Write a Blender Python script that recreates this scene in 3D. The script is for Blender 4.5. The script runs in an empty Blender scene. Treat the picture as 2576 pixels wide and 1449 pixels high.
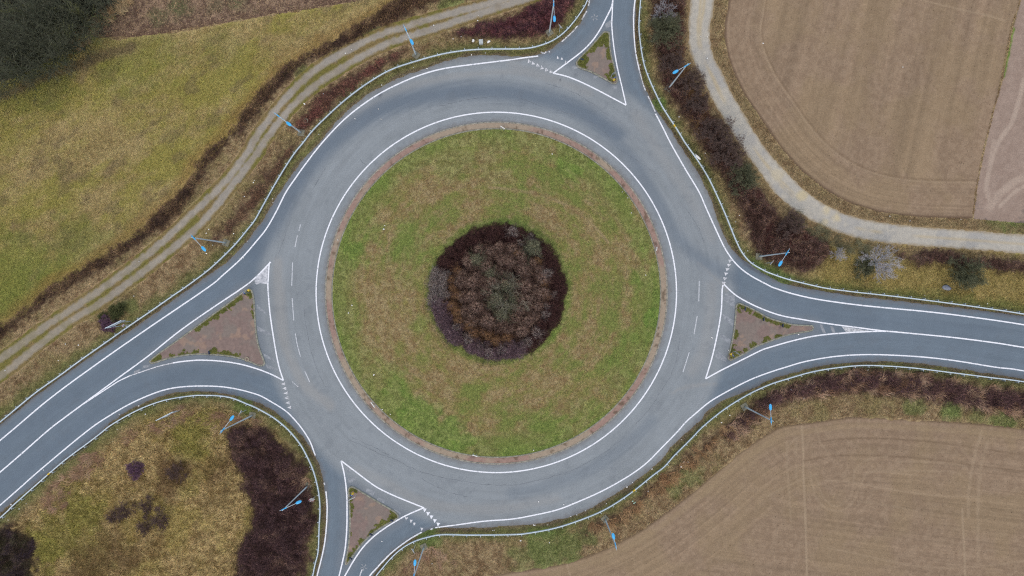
import bpy, math, random
import numpy as np
from mathutils import Vector

random.seed(7)
RNG = np.random.default_rng(7)
R_ = math.radians
C = bpy.context.scene.collection
CAM_H = 107.33
U = 16.0                      # photo units per metre on the ground
CX, CY = 1288.0, 724.5


def W(p):
    return ((p[0] - CX) / U, (CY - p[1]) / U)


def P(pts):
    return np.array([W(p) for p in pts], dtype=float)


def lift(p, z):
    """ground point that a thing at height z, seen at photo point p, stands over"""
    k = (CAM_H - z) / CAM_H
    x, y = W(p)
    return (x * k, y * k)


EXPO = 1.12


def lin(c):
    c = np.asarray(c, dtype=float) / 255.0
    return np.where(c <= 0.04045, c / 12.92, ((c + 0.055) / 1.055) ** 2.4) / EXPO


def mix(a, b, t):
    t = np.asarray(t)
    if t.ndim == 1:
        t = t[:, None]
    return a * (1 - t) + b * t


def ss(e0, e1, x):
    t = np.clip((x - e0) / (e1 - e0), 0, 1)
    return t * t * (3 - 2 * t)


# ---------------------------------------------------------------- noise
_TAB = np.random.default_rng(3).random(8192)


def vnoise(x, y, seed=0):
    ix = np.floor(x).astype(np.int64)
    iy = np.floor(y).astype(np.int64)
    fx, fy = x - ix, y - iy
    fx = fx * fx * (3 - 2 * fx)
    fy = fy * fy * (3 - 2 * fy)

    def h(a, b):
        return _TAB[((a * 73856093) ^ (b * 19349663) ^ (seed * 83492791 + 1013)) & 8191]
    return (h(ix, iy) * (1 - fx) + h(ix + 1, iy) * fx) * (1 - fy) + (h(ix, iy + 1) * (1 - fx) + h(ix + 1, iy + 1) * fx) * fy


def fbm(x, y, size, octv=4, seed=0, gain=0.55):
    s, a, n = 0.0, 1.0, 0.0
    f = 1.0 / size
    for k in range(octv):
        s = s + a * vnoise(x * f + 17.3 * k, y * f - 9.1 * k, seed + k * 7)
        n += a
        a *= gain
        f *= 2.03
    return s / n


# ---------------------------------------------------------------- raster of the place
H = 0.125
X0, X1, Y0, Y1 = -112.0, 112.0, -78.0, 78.0
NX, NY = int((X1 - X0) / H) + 1, int((Y1 - Y0) / H) + 1
GX = X0 + np.arange(NX) * H
GY = Y0 + np.arange(NY) * H


def smooth(pts, n=4, closed=False):
    p = np.asarray(pts, float)
    m = len(p)
    out = []
    rng = range(m) if closed else range(m - 1)
    for i in rng:
        if closed:
            a, b, c, d = p[i - 1], p[i], p[(i + 1) % m], p[(i + 2) % m]
        else:
            a, b, c, d = p[max(i - 1, 0)], p[i], p[i + 1], p[min(i + 2, m - 1)]
        for k in range(n):
            t = k / n
            out.append(0.5 * (2 * b + (c - a) * t + (2 * a - 5 * b + 4 * c - d) * t * t + (3 * b - a - 3 * c + d) * t ** 3))
    if not closed:
        out.append(p[-1])
    return np.array(out)


def inside(poly):
    m = np.zeros((NY, NX), bool)
    x1, y1 = poly[:, 0], poly[:, 1]
    x2, y2 = np.roll(x1, -1), np.roll(y1, -1)
    for j in range(NY):
        y = GY[j] + 1e-5
        k = ((y1 <= y) & (y2 > y)) | ((y2 <= y) & (y1 > y))
        if not k.any():
            continue
        xs = np.sort(x1[k] + (y - y1[k]) / (y2[k] - y1[k]) * (x2[k] - x1[k]))
        for a, b in zip(xs[0::2], xs[1::2]):
            i0 = max(int(math.ceil((a - X0) / H)), 0)
            i1 = min(int(math.floor((b - X0) / H)), NX - 1)
            if i1 >= i0:
                m[j, i0:i1 + 1] = True
    return m


def dist(pl, rad=3.0, closed=False):
    D = np.full((NY, NX), rad, np.float32)
    n = len(pl)
    for i in range(n if closed else n - 1):
        ax, ay = pl[i]
        bx, by = pl[(i + 1) % n]
        i0 = max(int((min(ax, bx) - rad - X0) / H), 0)
        i1 = min(int((max(ax, bx) + rad - X0) / H) + 2, NX)
        j0 = max(int((min(ay, by) - rad - Y0) / H), 0)
        j1 = min(int((max(ay, by) + rad - Y0) / H) + 2, NY)
        if i1 <= i0 or j1 <= j0:
            continue
        xx = GX[None, i0:i1] - ax
        yy = GY[j0:j1, None] - ay
        dx, dy = bx - ax, by - ay
        L = dx * dx + dy * dy + 1e-9
        t = np.clip((xx * dx + yy * dy) / L, 0, 1)
        d = np.sqrt((xx - t * dx) ** 2 + (yy - t * dy) ** 2)
        s = D[j0:j1, i0:i1]
        np.minimum(s, d, out=s)
    return D


def sdf(poly, rad=3.0):
    d = dist(poly, rad, True)
    return np.where(inside(poly), -d, d)


MX, MY = np.meshgrid(GX, GY)


def sample(Rr, x, y):
    fx = np.clip((x - X0) / H, 0, NX - 1.001)
    fy = np.clip((y - Y0) / H, 0, NY - 1.001)
    i, j = fx.astype(int), fy.astype(int)
    u, v = fx - i, fy - j
    return (Rr[j, i] * (1 - u) + Rr[j, i + 1] * u) * (1 - v) + (Rr[j + 1, i] * (1 - u) + Rr[j + 1, i + 1] * u) * v


# ---------------------------------------------------------------- materials
def mat_new(name):
    m = bpy.data.materials.new(name)
    m.use_nodes = True
    nt = m.node_tree
    b = nt.nodes['Principled BSDF']
    return m, nt, b


def mat_soil(name, scales=((3.0, 0.25), (0.35, 0.25)), rough=0.95, bump=0.25, bscale=0.08, spec=0.15):
    """vertex colour of the thing itself, broken up by noise of given feature sizes (m)"""
    m, nt, b = mat_new(name)
    at = nt.nodes.new('ShaderNodeVertexColor')
    at.layer_name = 'Col'
    geo = nt.nodes.new('ShaderNodeNewGeometry')
    last = at.outputs['Color']
    for sz, amp in scales:
        n = nt.nodes.new('ShaderNodeTexNoise')
        n.inputs['Scale'].default_value = 1.0 / sz
        n.inputs['Detail'].default_value = 3.0
        n.inputs['Roughness'].default_value = 0.65
        nt.links.new(geo.outputs['Position'], n.inputs['Vector'])
        mr = nt.nodes.new('ShaderNodeMapRange')
        mr.inputs['From Min'].default_value = 0.3
        mr.inputs['From Max'].default_value = 0.7
        mr.inputs['To Min'].default_value = 1 - amp
        mr.inputs['To Max'].default_value = 1 + amp
        nt.links.new(n.outputs['Fac'], mr.inputs['Value'])
        vm = nt.nodes.new('ShaderNodeVectorMath')
        vm.operation = 'SCALE'
        nt.links.new(last, vm.inputs[0])
        nt.links.new(mr.outputs['Result'], vm.inputs['Scale'])
        last = vm.outputs['Vector']
    nt.links.new(last, b.inputs['Base Color'])
    b.inputs['Roughness'].default_value = rough
    b.inputs['Specular IOR Level'].default_value = spec
    if bump:
        n = nt.nodes.new('ShaderNodeTexNoise')
        n.inputs['Scale'].default_value = 1.0 / bscale
        n.inputs['Detail'].default_value = 4.0
        nt.links.new(geo.outputs['Position'], n.inputs['Vector'])
        bp = nt.nodes.new('ShaderNodeBump')
        bp.inputs['Strength'].default_value = bump
        bp.inputs['Distance'].default_value = bscale
        nt.links.new(n.outputs['Fac'], bp.inputs['Height'])
        nt.links.new(bp.outputs['Normal'], b.inputs['Normal'])
    return m


def mat_leaf(name, rough=0.85, spec=0.1):
    m, nt, b = mat_new(name)
    at = nt.nodes.new('ShaderNodeVertexColor')
    at.layer_name = 'Col'
    geo = nt.nodes.new('ShaderNodeNewGeometry')
    n = nt.nodes.new('ShaderNodeTexNoise')
    n.inputs['Scale'].default_value = 2.5
    nt.links.new(geo.outputs['Position'], n.inputs['Vector'])
    mr = nt.nodes.new('ShaderNodeMapRange')
    mr.inputs['From Min'].default_value = 0.3
    mr.inputs['From Max'].default_value = 0.7
    mr.inputs['To Min'].default_value = 0.85
    mr.inputs['To Max'].default_value = 1.15
    nt.links.new(n.outputs['Fac'], mr.inputs['Value'])
    vm = nt.nodes.new('ShaderNodeVectorMath')
    vm.operation = 'SCALE'
    nt.links.new(at.outputs['Color'], vm.inputs[0])
    nt.links.new(mr.outputs['Result'], vm.inputs['Scale'])
    nt.links.new(vm.outputs['Vector'], b.inputs['Base Color'])
    b.inputs['Roughness'].default_value = rough
    b.inputs['Specular IOR Level'].default_value = spec
    return m


def mat_plain(name, rgb, rough=0.6, metal=0.0, var=0.12, size=0.3, rgb2=None, lo=0.45, hi=0.6, bump=0.0):
    """noise-broken colour; with rgb2, patches of rgb2 show through (worn paint, rust, moss)"""
    m, nt, b = mat_new(name)
    geo = nt.nodes.new('ShaderNodeNewGeometry')
    n = nt.nodes.new('ShaderNodeTexNoise')
    n.inputs['Scale'].default_value = 1.0 / size
    n.inputs['Detail'].default_value = 5.0
    n.inputs['Roughness'].default_value = 0.7
    nt.links.new(geo.outputs['Position'], n.inputs['Vector'])
    cr = nt.nodes.new('ShaderNodeValToRGB')
    c = lin(rgb)
    if rgb2 is None:
        cr.color_ramp.elements[0].position = 0.3
        cr.color_ramp.elements[1].position = 0.7
        a, d = c * (1 - var), c * (1 + var)
    else:
        cr.color_ramp.elements[0].position = lo
        cr.color_ramp.elements[1].position = hi
        a, d = lin(rgb2), c
    cr.color_ramp.elements[0].color = (*[float(v) for v in a], 1)
    cr.color_ramp.elements[1].color = (*[float(v) for v in d], 1)
    nt.links.new(n.outputs['Fac'], cr.inputs['Fac'])
    nt.links.new(cr.outputs['Color'], b.inputs['Base Color'])
    b.inputs['Roughness'].default_value = rough
    b.inputs['Metallic'].default_value = metal
    b.inputs['Specular IOR Level'].default_value = 0.3
    if bump:
        bp = nt.nodes.new('ShaderNodeBump')
        bp.inputs['Strength'].default_value = bump
        bp.inputs['Distance'].default_value = 0.03
        nt.links.new(n.outputs['Fac'], bp.inputs['Height'])
        nt.links.new(bp.outputs['Normal'], b.inputs['Normal'])
    return m


M = {}
M['soil'] = mat_soil('soil', ((1.6, 0.04), (0.22, 0.17)), bump=0.2, bscale=0.12)
M['grassbed'] = mat_soil('grassbed', ((0.9, 0.10), (0.28, 0.34)), bump=0.5, bscale=0.12)
M['asphalt'] = mat_soil('asphalt', ((2.5, 0.04), (0.16, 0.14)), rough=0.9, bump=0.15, bscale=0.03, spec=0.25)
M['gravel'] = mat_soil('gravel', ((0.8, 0.06), (0.14, 0.14)), bump=0.3, bscale=0.06)
M['stone'] = mat_soil('stone', ((0.5, 0.10), (0.09, 0.12)), bump=0.2, bscale=0.04)
M['leaf'] = mat_leaf('leaf')
M['paint'] = mat_plain('road_paint', (238, 243, 250), 0.7, size=0.35, rgb2=(168, 175, 184), lo=0.33, hi=0.46)
M['paint_worn'] = mat_plain('worn_paint', (222, 225, 230), 0.8, size=0.22, rgb2=(140, 146, 152), lo=0.40, hi=0.54)
M['paint_faint'] = mat_plain('faint_paint', (160, 166, 172), 0.8, size=0.4, rgb2=(127, 134, 141), lo=0.42, hi=0.66)
M['crack'] = mat_plain('crack', (92, 98, 105), 0.95, size=0.7, rgb2=(126, 133, 140), lo=0.42, hi=0.58)
M['zinc'] = mat_plain('galvanised_steel', (196, 212, 222), 0.55, 0.15, var=0.08, size=0.6)
M['zinc_dull'] = mat_plain('dull_steel', (172, 184, 192), 0.6, 0.15, var=0.1, size=0.5)
M['yellow'] = mat_plain('yellow_film', (220, 190, 70), 0.5, var=0.1)
M['cable'] = mat_plain('cable', (140, 152, 118), 0.6, var=0.1)
M['blue'] = mat_plain('blue_lacquer', (72, 180, 240), 0.4, var=0.05)
M['bluedk'] = mat_plain('sign_blue', (70, 100, 170), 0.5, var=0.1)
M['lens'] = mat_plain('lamp_lens', (200, 200, 195), 0.2, var=0.05)
M['concrete'] = mat_plain('concrete', (122, 122, 108), 0.9, size=0.25, var=0.14, bump=0.3)
M['concrete_pale'] = mat_plain('concrete_pale', (196, 204, 208), 0.9, size=0.15, rgb2=(160, 170, 172), lo=0.35, hi=0.6, bump=0.3)
M['white'] = mat_plain('white_plastic', (236, 238, 236), 0.6, var=0.05)
M['red'] = mat_plain('sign_red', (176, 70, 80), 0.5, var=0.1)
M['black'] = mat_plain('black_rubber', (52, 54, 62), 0.8, var=0.15)
M['darkblue'] = mat_plain('delineator_dark', (56, 66, 88), 0.7, var=0.15)
M['greyblue'] = mat_plain('weathered_sheet', (150, 158, 176), 0.7, size=0.3, rgb2=(126, 130, 128), lo=0.35, hi=0.6, bump=0.6)
M['mint'] = mat_plain('mint_plastic', (176, 224, 206), 0.6, var=0.05)
M['tyre'] = mat_plain('pale_rubber', (168, 160, 140), 0.8, var=0.15)


# ---------------------------------------------------------------- mesh helpers
def tag(o, label=None, cat=None, group=None, kind=None):
    if label: o['label'] = label
    if cat: o['category'] = cat
    if group: o['group'] = group
    if kind: o['kind'] = kind
    return o


def empty(name, loc=(0, 0, 0), rz=0.0):
    o = bpy.data.objects.new(name, None)
    o.location = loc
    o.rotation_euler = (0, 0, rz)
    o.empty_display_size = 0.3
    C.objects.link(o)
    return o


def mesh_np(name, verts, faces, cols=None, nv=None, smooth_=False):
    """faces: (F,k) int array or list of such arrays"""
    if isinstance(faces, np.ndarray):
        faces = [faces]
    me = bpy.data.meshes.new(name)
    verts = np.asarray(verts, np.float32)
    me.vertices.add(len(verts))
    me.vertices.foreach_set('co', verts.ravel())
    loops = np.concatenate([f.ravel() for f in faces]).astype(np.int32)
    sizes = np.concatenate([np.full(len(f), f.shape[1]) for f in faces]).astype(np.int32)
    me.loops.add(len(loops))
    me.loops.foreach_set('vertex_index', loops)
    me.polygons.add(len(sizes))
    starts = np.concatenate([[0], np.cumsum(sizes)[:-1]]).astype(np.int32)
    me.polygons.foreach_set('loop_start', starts)
    me.polygons.foreach_set('loop_total', sizes)
    if smooth_:
        me.polygons.foreach_set('use_smooth', np.ones(len(sizes), bool))
    me.update(calc_edges=True)
    if cols is not None:
        ca = me.color_attributes.new('Col', 'FLOAT_COLOR', 'POINT')
        c4 = np.ones((len(verts), 4), np.float32)
        c4[:, :3] = np.clip(cols, 0.003, 0.95)
        ca.data.foreach_set('color', c4.ravel())
    return me


def obj(name, me, mat, parent=None, loc=None, rot=None):
    if mat is not None and not me.materials:
        me.materials.append(mat)
    o = bpy.data.objects.new(name, me)
    C.objects.link(o)
    if parent: o.parent = parent
    if loc is not None: o.location = loc
    if rot is not None: o.rotation_euler = rot
    return o


class MB:
    """collects boxes, tubes, discs into one mesh; v list, f list"""
    def __init__(s):
        s.v, s.f = [], []

    def add(s, v, f):
        n = len(s.v)
        s.v += [tuple(p) for p in v]
        s.f += [tuple(i + n for i in q) for q in f]
        return s

    def box(s, c, d, rz=0.0, bev=0.0, tilt=None):
        x, y, z = [q / 2 for q in d]
        b = min(bev, x, y, z)
        if b > 0:
            ring = [(-x + b, -y), (x - b, -y), (x, -y + b), (x, y - b), (x - b, y), (-x + b, y), (-x, y - b), (-x, -y + b)]
            v = [(px, py, -z) for px, py in ring] + [(px, py, z - b) for px, py in ring]
            v += [(px * (x - b) / x, py * (y - b) / y, z) for px, py in ring]
            f = [tuple(reversed(range(8)))]
            for k in range(2):
                f += [(k * 8 + i, k * 8 + (i + 1) % 8, k * 8 + 8 + (i + 1) % 8, k * 8 + 8 + i) for i in range(8)]
            f.append(tuple(range(16, 24)))
        else:
            v = [(a * x, e * y, g * z) for g in (-1, 1) for e in (-1, 1) for a in (-1, 1)]
            f = [(0, 2, 3, 1), (4, 5, 7, 6), (0, 1, 5, 4), (2, 6, 7, 3), (0, 4, 6, 2), (1, 3, 7, 5)]
        cs, sn = math.cos(rz), math.sin(rz)
        v = [(c[0] + a * cs - e * sn, c[1] + a * sn + e * cs, c[2] + g) for a, e, g in v]
        return s.add(v, f)

    def tube(s, pts, rads, n=8, caps=True):
        pts = [Vector(p) for p in pts]
        if not hasattr(rads, '__len__'):
            rads = [rads] * len(pts)
        v, f = [], []
        up = None
        for i, p in enumerate(pts):
            t = (pts[min(i + 1, len(pts) - 1)] - pts[max(i - 1, 0)]).normalized()
            if up is None:
                up = Vector((0, 0, 1)) if abs(t.z) < 0.9 else Vector((1, 0, 0))
            a = t.cross(up).normalized()
            b = a.cross(t).normalized()
            up = b
            for k in range(n):
                g = 2 * math.pi * k / n
                v.append(p + (a * math.cos(g) + b * math.sin(g)) * rads[i])
        for i in range(len(pts) - 1):
            for k in range(n):
                f.append((i * n + k, i * n + (k + 1) % n, (i + 1) * n + (k + 1) % n, (i + 1) * n + k))
        if caps:
            f.append(tuple(reversed(range(n))))
            f.append(tuple((len(pts) - 1) * n + k for k in range(n)))
        return s.add(v, f)

    def mesh(s, name, smooth_=False):
        me = bpy.data.meshes.new(name)
        me.from_pydata(s.v, [], s.f)
        if smooth_:
            for p in me.polygons: p.use_smooth = True
        me.update()
        return me

    def build(s, name, mat, parent=None, smooth_=False, **k):
        return obj(name, s.mesh(name, smooth_), mat, parent, **k)


def region(name, S, step, z, colf, mat, label=None, zf=None, kind='structure'):
    js, is_ = np.where(S < 0)
    xa, xb = GX[is_.min()] - step, GX[is_.max()] + step
    ya, yb = GY[js.min()] - step, GY[js.max()] + step
    xs = np.arange(max(xa, X0), min(xb, X1), step)
    ys = np.arange(max(ya, Y0), min(yb, Y1), step)
    xx, yy = np.meshgrid(xs, ys)
    x, y = xx.ravel().copy(), yy.ravel().copy()
    d = sample(S, x, y)
    k = np.where((d > -0.3 * step) & (d < 0.8 * step))[0]
    e = 0.12
    for _ in range(2):
        dd = sample(S, x[k], y[k])
        gx = (sample(S, x[k] + e, y[k]) - sample(S, x[k] - e, y[k])) / (2 * e)
        gy = (sample(S, x[k], y[k] + e) - sample(S, x[k], y[k] - e)) / (2 * e)
        gl = np.maximum(np.hypot(gx, gy), 0.3)
        x[k] -= dd * gx / gl
        y[k] -= dd * gy / gl
    d[k] = -0.001
    ok = (d <= 0).reshape(xx.shape)
    nx = xx.shape[1]
    idx = np.arange(len(x)).reshape(xx.shape)
    q = ok[:-1, :-1] & ok[1:, :-1] & ok[:-1, 1:] & ok[1:, 1:]
    F = np.stack([idx[:-1, :-1][q], idx[:-1, 1:][q], idx[1:, 1:][q], idx[1:, :-1][q]], 1)
    used = np.zeros(len(x), bool)
    used[F.ravel()] = True
    remap = np.cumsum(used) - 1
    F = remap[F]
    x, y = x[used], y[used]
    zz = np.full(len(x), z) if zf is None else z + zf(x, y)
    me = mesh_np(name, np.stack([x, y, zz], 1), F, colf(x, y))
    o = obj(name, me, mat)
    tag(o, label=label, kind=kind)
    return o


def ribbon(pts, width, z, taper=0.0, edge=0.0):
    """flat strip along a polyline; returns verts, quads"""
    p = np.asarray(pts, float)
    t = np.gradient(p, axis=0)
    t /= np.maximum(np.linalg.norm(t, axis=1), 1e-6)[:, None]
    nrm = np.stack([-t[:, 1], t[:, 0]], 1)
    w = np.full(len(p), width / 2.0) if not hasattr(width, '__len__') else np.asarray(width) / 2.0
    if edge:
        w = w * (1 + edge * (RNG.random(len(p)) - 0.5))
    a, b = p + nrm * w[:, None], p - nrm * w[:, None]
    n = len(p)
    v = np.concatenate([np.c_[a, np.full(n, z)], np.c_[b, np.full(n, z)]])
    i = np.arange(n - 1)
    f = np.stack([i + n, i + n + 1, i + 1, i], 1)
    return v, f


def resample(p, step):
    p = np.asarray(p, float)
    s = np.r_[0, np.cumsum(np.linalg.norm(np.diff(p, axis=0), axis=1))]
    n = max(int(round(s[-1] / step)), 1)
    q = np.linspace(0, s[-1], n + 1)
    return np.stack([np.interp(q, s, p[:, 0]), np.interp(q, s, p[:, 1])], 1)


def offset(p, d):
    t = np.gradient(p, axis=0)
    t /= np.maximum(np.linalg.norm(t, axis=1), 1e-6)[:, None]
    return p + np.stack([-t[:, 1], t[:, 0]], 1) * d
# ================================================================ plan of the place
CIR = W((1248.5, 735.5))          # white ring line
CIR2 = W((1248.5, 737.0))         # kerbs and lawn
R_LINE, R_APR, R_GR = 453.3 / U, 431.0 / U, 412.0 / U
BED = W((1254.5, 733.5))
R_BED = 171 / U

ROAD = [(1482, 0), (1467, 45), (1453, 65), (1435, 84), (1408, 107), (1383, 125), (1355, 137), (1320, 143), (1288, 142), (1244, 139), (1194, 140),
        (1134, 150), (1069, 172), (1019, 190), (956, 220), (919, 241), (881, 272), (856, 295), (831, 325), (800, 362), (759, 407), (739, 432),
        (719, 462), (701, 489), (686, 512), (669, 542), (644, 576), (620, 608), (600, 632), (567, 662), (525, 693), (490, 716), (450, 745), (375, 799),
        (337, 826), (300, 849), (225, 899), (150, 951), (75, 1008), (0, 1069), (-150, 1195), (-300, 1320), (-520, 1505), (-520, 1760),
        (-300, 1545), (-150, 1415), (0, 1290), (47, 1251), (125, 1188), (175, 1148), (250, 1091), (275, 1066), (325, 1033), (375, 1008), (412, 994),
        (475, 984), (550, 988), (600, 998), (644, 1011), (681, 1029), (719, 1059), (749, 1086), (772, 1112), (786, 1136), (799, 1161),
        (809, 1191), (815, 1226), (819, 1261), (820, 1311), (817, 1348), (810, 1386), (799, 1436), (785, 1500), (770, 1600), (755, 1750), (745, 1990),
        (865, 1990), (875, 1750), (890, 1600), (905, 1530), (925, 1478), (939, 1449), (956, 1423), (994, 1386), (1031, 1358), (1056, 1343), (1081, 1332), (1106, 1328),
        (1169, 1328), (1244, 1325), (1288, 1322), (1363, 1316), (1428, 1301), (1478, 1283), (1513, 1263), (1576, 1226), (1626, 1188),
        (1663, 1156), (1688, 1126), (1713, 1101), (1740, 1077), (1763, 1056), (1780, 1034), (1813, 1011), (1850, 994), (1900, 974), (1932, 956),
        (1982, 941), (2040, 926), (2082, 918), (2157, 910), (2232, 909), (2307, 914), (2370, 921), (2432, 931), (2507, 943), (2576, 953),
        (2800, 990), (3080, 1040), (3080, 885), (2800, 833), (2576, 796), (2482, 783), (2419, 776), (2332, 766), (2257, 757), (2157, 746), (2082, 735), (2017, 724), (1970, 712), (1932, 694),
        (1888, 667), (1858, 644), (1833, 614), (1813, 574), (1800, 537), (1788, 502), (1763, 449), (1738, 407), (1713, 370), (1703, 355),
        (1673, 305), (1648, 275), (1633, 242), (1620, 215), (1610, 185), (1601, 140), (1597, 100), (1597, 50), (1600, 0), (1608, -80), (1625, -250), (1640, -500),
        (1520, -500), (1505, -250), (1492, -60)]
ISL = {}
ISL['N'] = [(1288 + a / 4, b / 4) for a, b in [(950, 312), (985, 333), (990, 450), (1005, 560), (1030, 650), (1050, 740), (1066, 815), (1045, 850), (1010, 846),
            (900, 785), (780, 725), (690, 695), (646, 662), (642, 620), (700, 555), (800, 450), (870, 370), (915, 322)]]
ISL['E'] = [(1857, 761), (1865, 763), (1900, 779), (1932, 797), (1970, 809), (1995, 815), (2027, 817), (2045, 818), (2047, 828), (2042, 833), (2015, 838), (1982, 844), (1945, 857),
            (1932, 862), (1900, 874), (1876, 889), (1845, 905), (1835, 908), (1829, 901), (1833, 886), (1843, 841), (1848, 799), (1850, 769)]
ISL['W'] = [(627, 725), (636, 733), (641, 760), (645, 824), (651, 864), (661, 895), (668, 914), (659, 922), (645, 919), (625, 910), (587, 899), (525, 893), (475, 894), (425, 903), (385, 915),
            (374, 911), (388, 896), (430, 866), (475, 834), (525, 797), (575, 761), (610, 734)]
ISL['S'] = [(644 + a / 4, 1086 + b / 4) for a, b in [(950, 545), (925, 575), (932, 700), (940, 900), (930, 1100), (907, 1250), (893, 1330), (915, 1347), (980, 1250), (1080, 1120), (1200, 1010),
            (1330, 930), (1425, 875), (1440, 845), (1400, 800), (1300, 740), (1150, 650), (1050, 590), (985, 552)]]
TR_A = [(-480, 1255), (-300, 1120), (0, 904), (100, 831), (175, 781), (250, 731), (350, 657), (425, 594), (500, 522), (562, 462), (625, 380), (644, 345), (694, 277), (744, 220), (794, 175),
        (856, 137), (944, 92), (1019, 67), (1119, 37), (1219, 12), (1330, -20), (1450, -70), (1500, -500)]
TR_B = [(-480, 1300), (-300, 1165), (0, 946), (100, 866), (175, 809), (250, 764), (325, 710), (425, 632), (487, 580), (537, 527), (587, 462), (640, 395), (668, 352), (719, 285), (769, 235), (819, 197),
        (894, 150), (969, 112), (1044, 87), (1144, 55), (1288, 7), (1380, -22), (1470, -75), (1525, -500)]
TRACK_E = [(1738, -500), (1740, -250), (1738, 0), (1732, 50), (1733, 112), (1745, 155), (1768, 200), (1788, 245), (1818, 295), (1860, 362), (1932, 462), (1950, 488), (1977, 512), (2020, 542), (2070, 568), (2132, 592),
           (2207, 608), (2307, 618), (2432, 627), (2576, 638), (2900, 665), (3080, 680), (3080, 632), (2900, 615), (2576, 591), (2457, 581), (2332, 572), (2232, 562), (2157, 548), (2107, 530), (2052, 500), (2007, 462),
           (1962, 415), (1918, 362), (1868, 280), (1840, 232), (1818, 187), (1798, 150), (1787, 107), (1787, 62), (1797, 0), (1805, -250), (1805, -500)]
FIELD_NE = [(1850, -500), (1842, -100), (1833, 0), (1823, 62), (1825, 112), (1838, 162), (1863, 220), (1888, 262), (1932, 325), (1957, 362), (2007, 420), (2057, 463), (2107, 495), (2157, 517), (2232, 537),
            (2332, 547), (2442, 549), (2447, 537), (2457, 462), (2477, 362), (2500, 270), (2517, 200), (2544, 62), (2564, 0), (2590, -250), (2600, -500)]
FIELD_R = [(2449, 551), (2460, 462), (2480, 362), (2503, 270), (2523, 200), (2550, 62), (2568, 0), (2594, -250), (2604, -500), (3080, -500), (3080, 590), (2850, 575), (2576, 562)]
FIELD_SE = [(1932, 1091), (1950, 1079), (1970, 1072), (2032, 1064), (2107, 1053), (2157, 1049), (2232, 1051), (2357, 1059), (2457, 1066), (2576, 1079), (2800, 1110), (3080, 1150), (3080, 1990),
            (1000, 1990), (1050, 1600), (1110, 1500), (1200, 1458), (1288, 1438), (1388, 1423), (1463, 1403), (1538, 1373), (1613, 1333), (1663, 1298), (1738, 1241), (1813, 1178), (1863, 1136)]
DITCH = [(-480, 1170), (-300, 1045), (-100, 905), (0, 835), (60, 790), (130, 735), (200, 690), (270, 650), (330, 610), (385, 570), (430, 525), (480, 470), (520, 400), (570, 355), (610, 300), (650, 255), (700, 200), (750, 160),
         (800, 130), (870, 95), (950, 50), (1020, 15), (1080, -10), (1200, -60), (1300, -180), (1350, -500)]
WOODS = [(-500, -500), (345, -500), (345, -60), (325, 0), (295, 25), (250, 55), (225, 85), (200, 108), (160, 135), (110, 158), (50, 190), (0, 208), (-150, 290), (-500, 420)]
STUBBLE = [(335, -60), (325, 0), (300, 30), (255, 60), (232, 92), (300, 97), (400, 86), (500, 70), (600, 52), (700, 35), (800, 20), (900, 2), (1000, -25), (1090, -60), (1180, -180), (1250, -500), (345, -500)]
MEADOW = [(-500, 420), (0, 208), (110, 158), (200, 108), (232, 92), (300, 97), (400, 86), (500, 70), (600, 52), (700, 35), (800, 20), (900, 2), (1000, -25), (1060, -15), (1010, 20), (950, 50), (870, 95), (800, 130), (750, 160), (700, 200), (650, 255), (610, 300),
          (570, 355), (520, 400), (480, 470), (430, 525), (385, 570), (330, 610), (270, 650), (200, 690), (130, 735), (60, 790), (0, 835), (-100, 905), (-300, 1045), (-500, 1190)]

S = {}
road_poly = smooth(P(ROAD), 3, True)
dC = np.hypot(MX - CIR2[0], MY - CIR2[1])
S['road'] = np.maximum(sdf(road_poly, 8.0), R_APR - 0.05 - dC)
for k in 'NEWS':
    S['isl' + k] = sdf(smooth(P(ISL[k]), 2, True), 4.0)
ruts = np.minimum(dist(smooth(P(TR_A), 3), 4.0), dist(smooth(P(TR_B), 3), 4.0))
S['track'] = ruts - 1.05
S['trackE'] = sdf(smooth(P(TRACK_E), 3, True), 3.0)
S['fne'] = sdf(smooth(P(FIELD_NE), 3, True), 9.0)
S['fr'] = sdf(P(FIELD_R), 3.0)
S['fse'] = sdf(smooth(P(FIELD_SE), 3, True), 12.0)
S['woods'] = sdf(P(WOODS), 6.0)
S['stub'] = sdf(P(STUBBLE), 3.0)
S['meadow'] = sdf(P(MEADOW), 6.0)
dDitch = dist(smooth(P(DITCH), 3), 6.0)
S['lawn'] = dC - R_GR

NZ1 = fbm(MX, MY, 1.3, 3, 5) - 0.5
NZ2 = fbm(MX, MY, 4.0, 3, 15) - 0.5

S['stub'] = S['stub'] + NZ1 * .9
S['meadow'] = S['meadow'] + NZ1 * .9

# thickets (each is one scatter of twigs)
BR = {}
along = MX * 0.6 - MY * 0.4
BR['ditch'] = dDitch - (0.95 + 1.3 * (vnoise(MX * 0.16, MY * 0.16, 9) - 0.45) + np.where(MX > -43, 0.25, -0.1)) + NZ1 * 1.2
BR['ne'] = sdf(P([(1640, -200), (1641, 0), (1642, 60), (1648, 110), (1662, 200), (1695, 262), (1725, 300), (1755, 350), (1795, 420), (1850, 500), (1880, 580), (1900, 630), (1920, 652), (1960, 668), (2020, 682),
                  (2062, 672), (2088, 640), (2085, 610), (2040, 588), (1995, 562), (1950, 528), (1912, 480), (1870, 420), (1832, 355), (1795, 290), (1765, 240), (1738, 190), (1722, 130), (1724, 60), (1730, 0), (1730, -200)])) + NZ1 * 1.3
BR['e'] = sdf(P([(2255, 638), (2330, 628), (2440, 642), (2576, 660), (3000, 700), (3000, 725), (2560, 682), (2420, 672), (2300, 665)])) + NZ1 * 2.0
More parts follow.
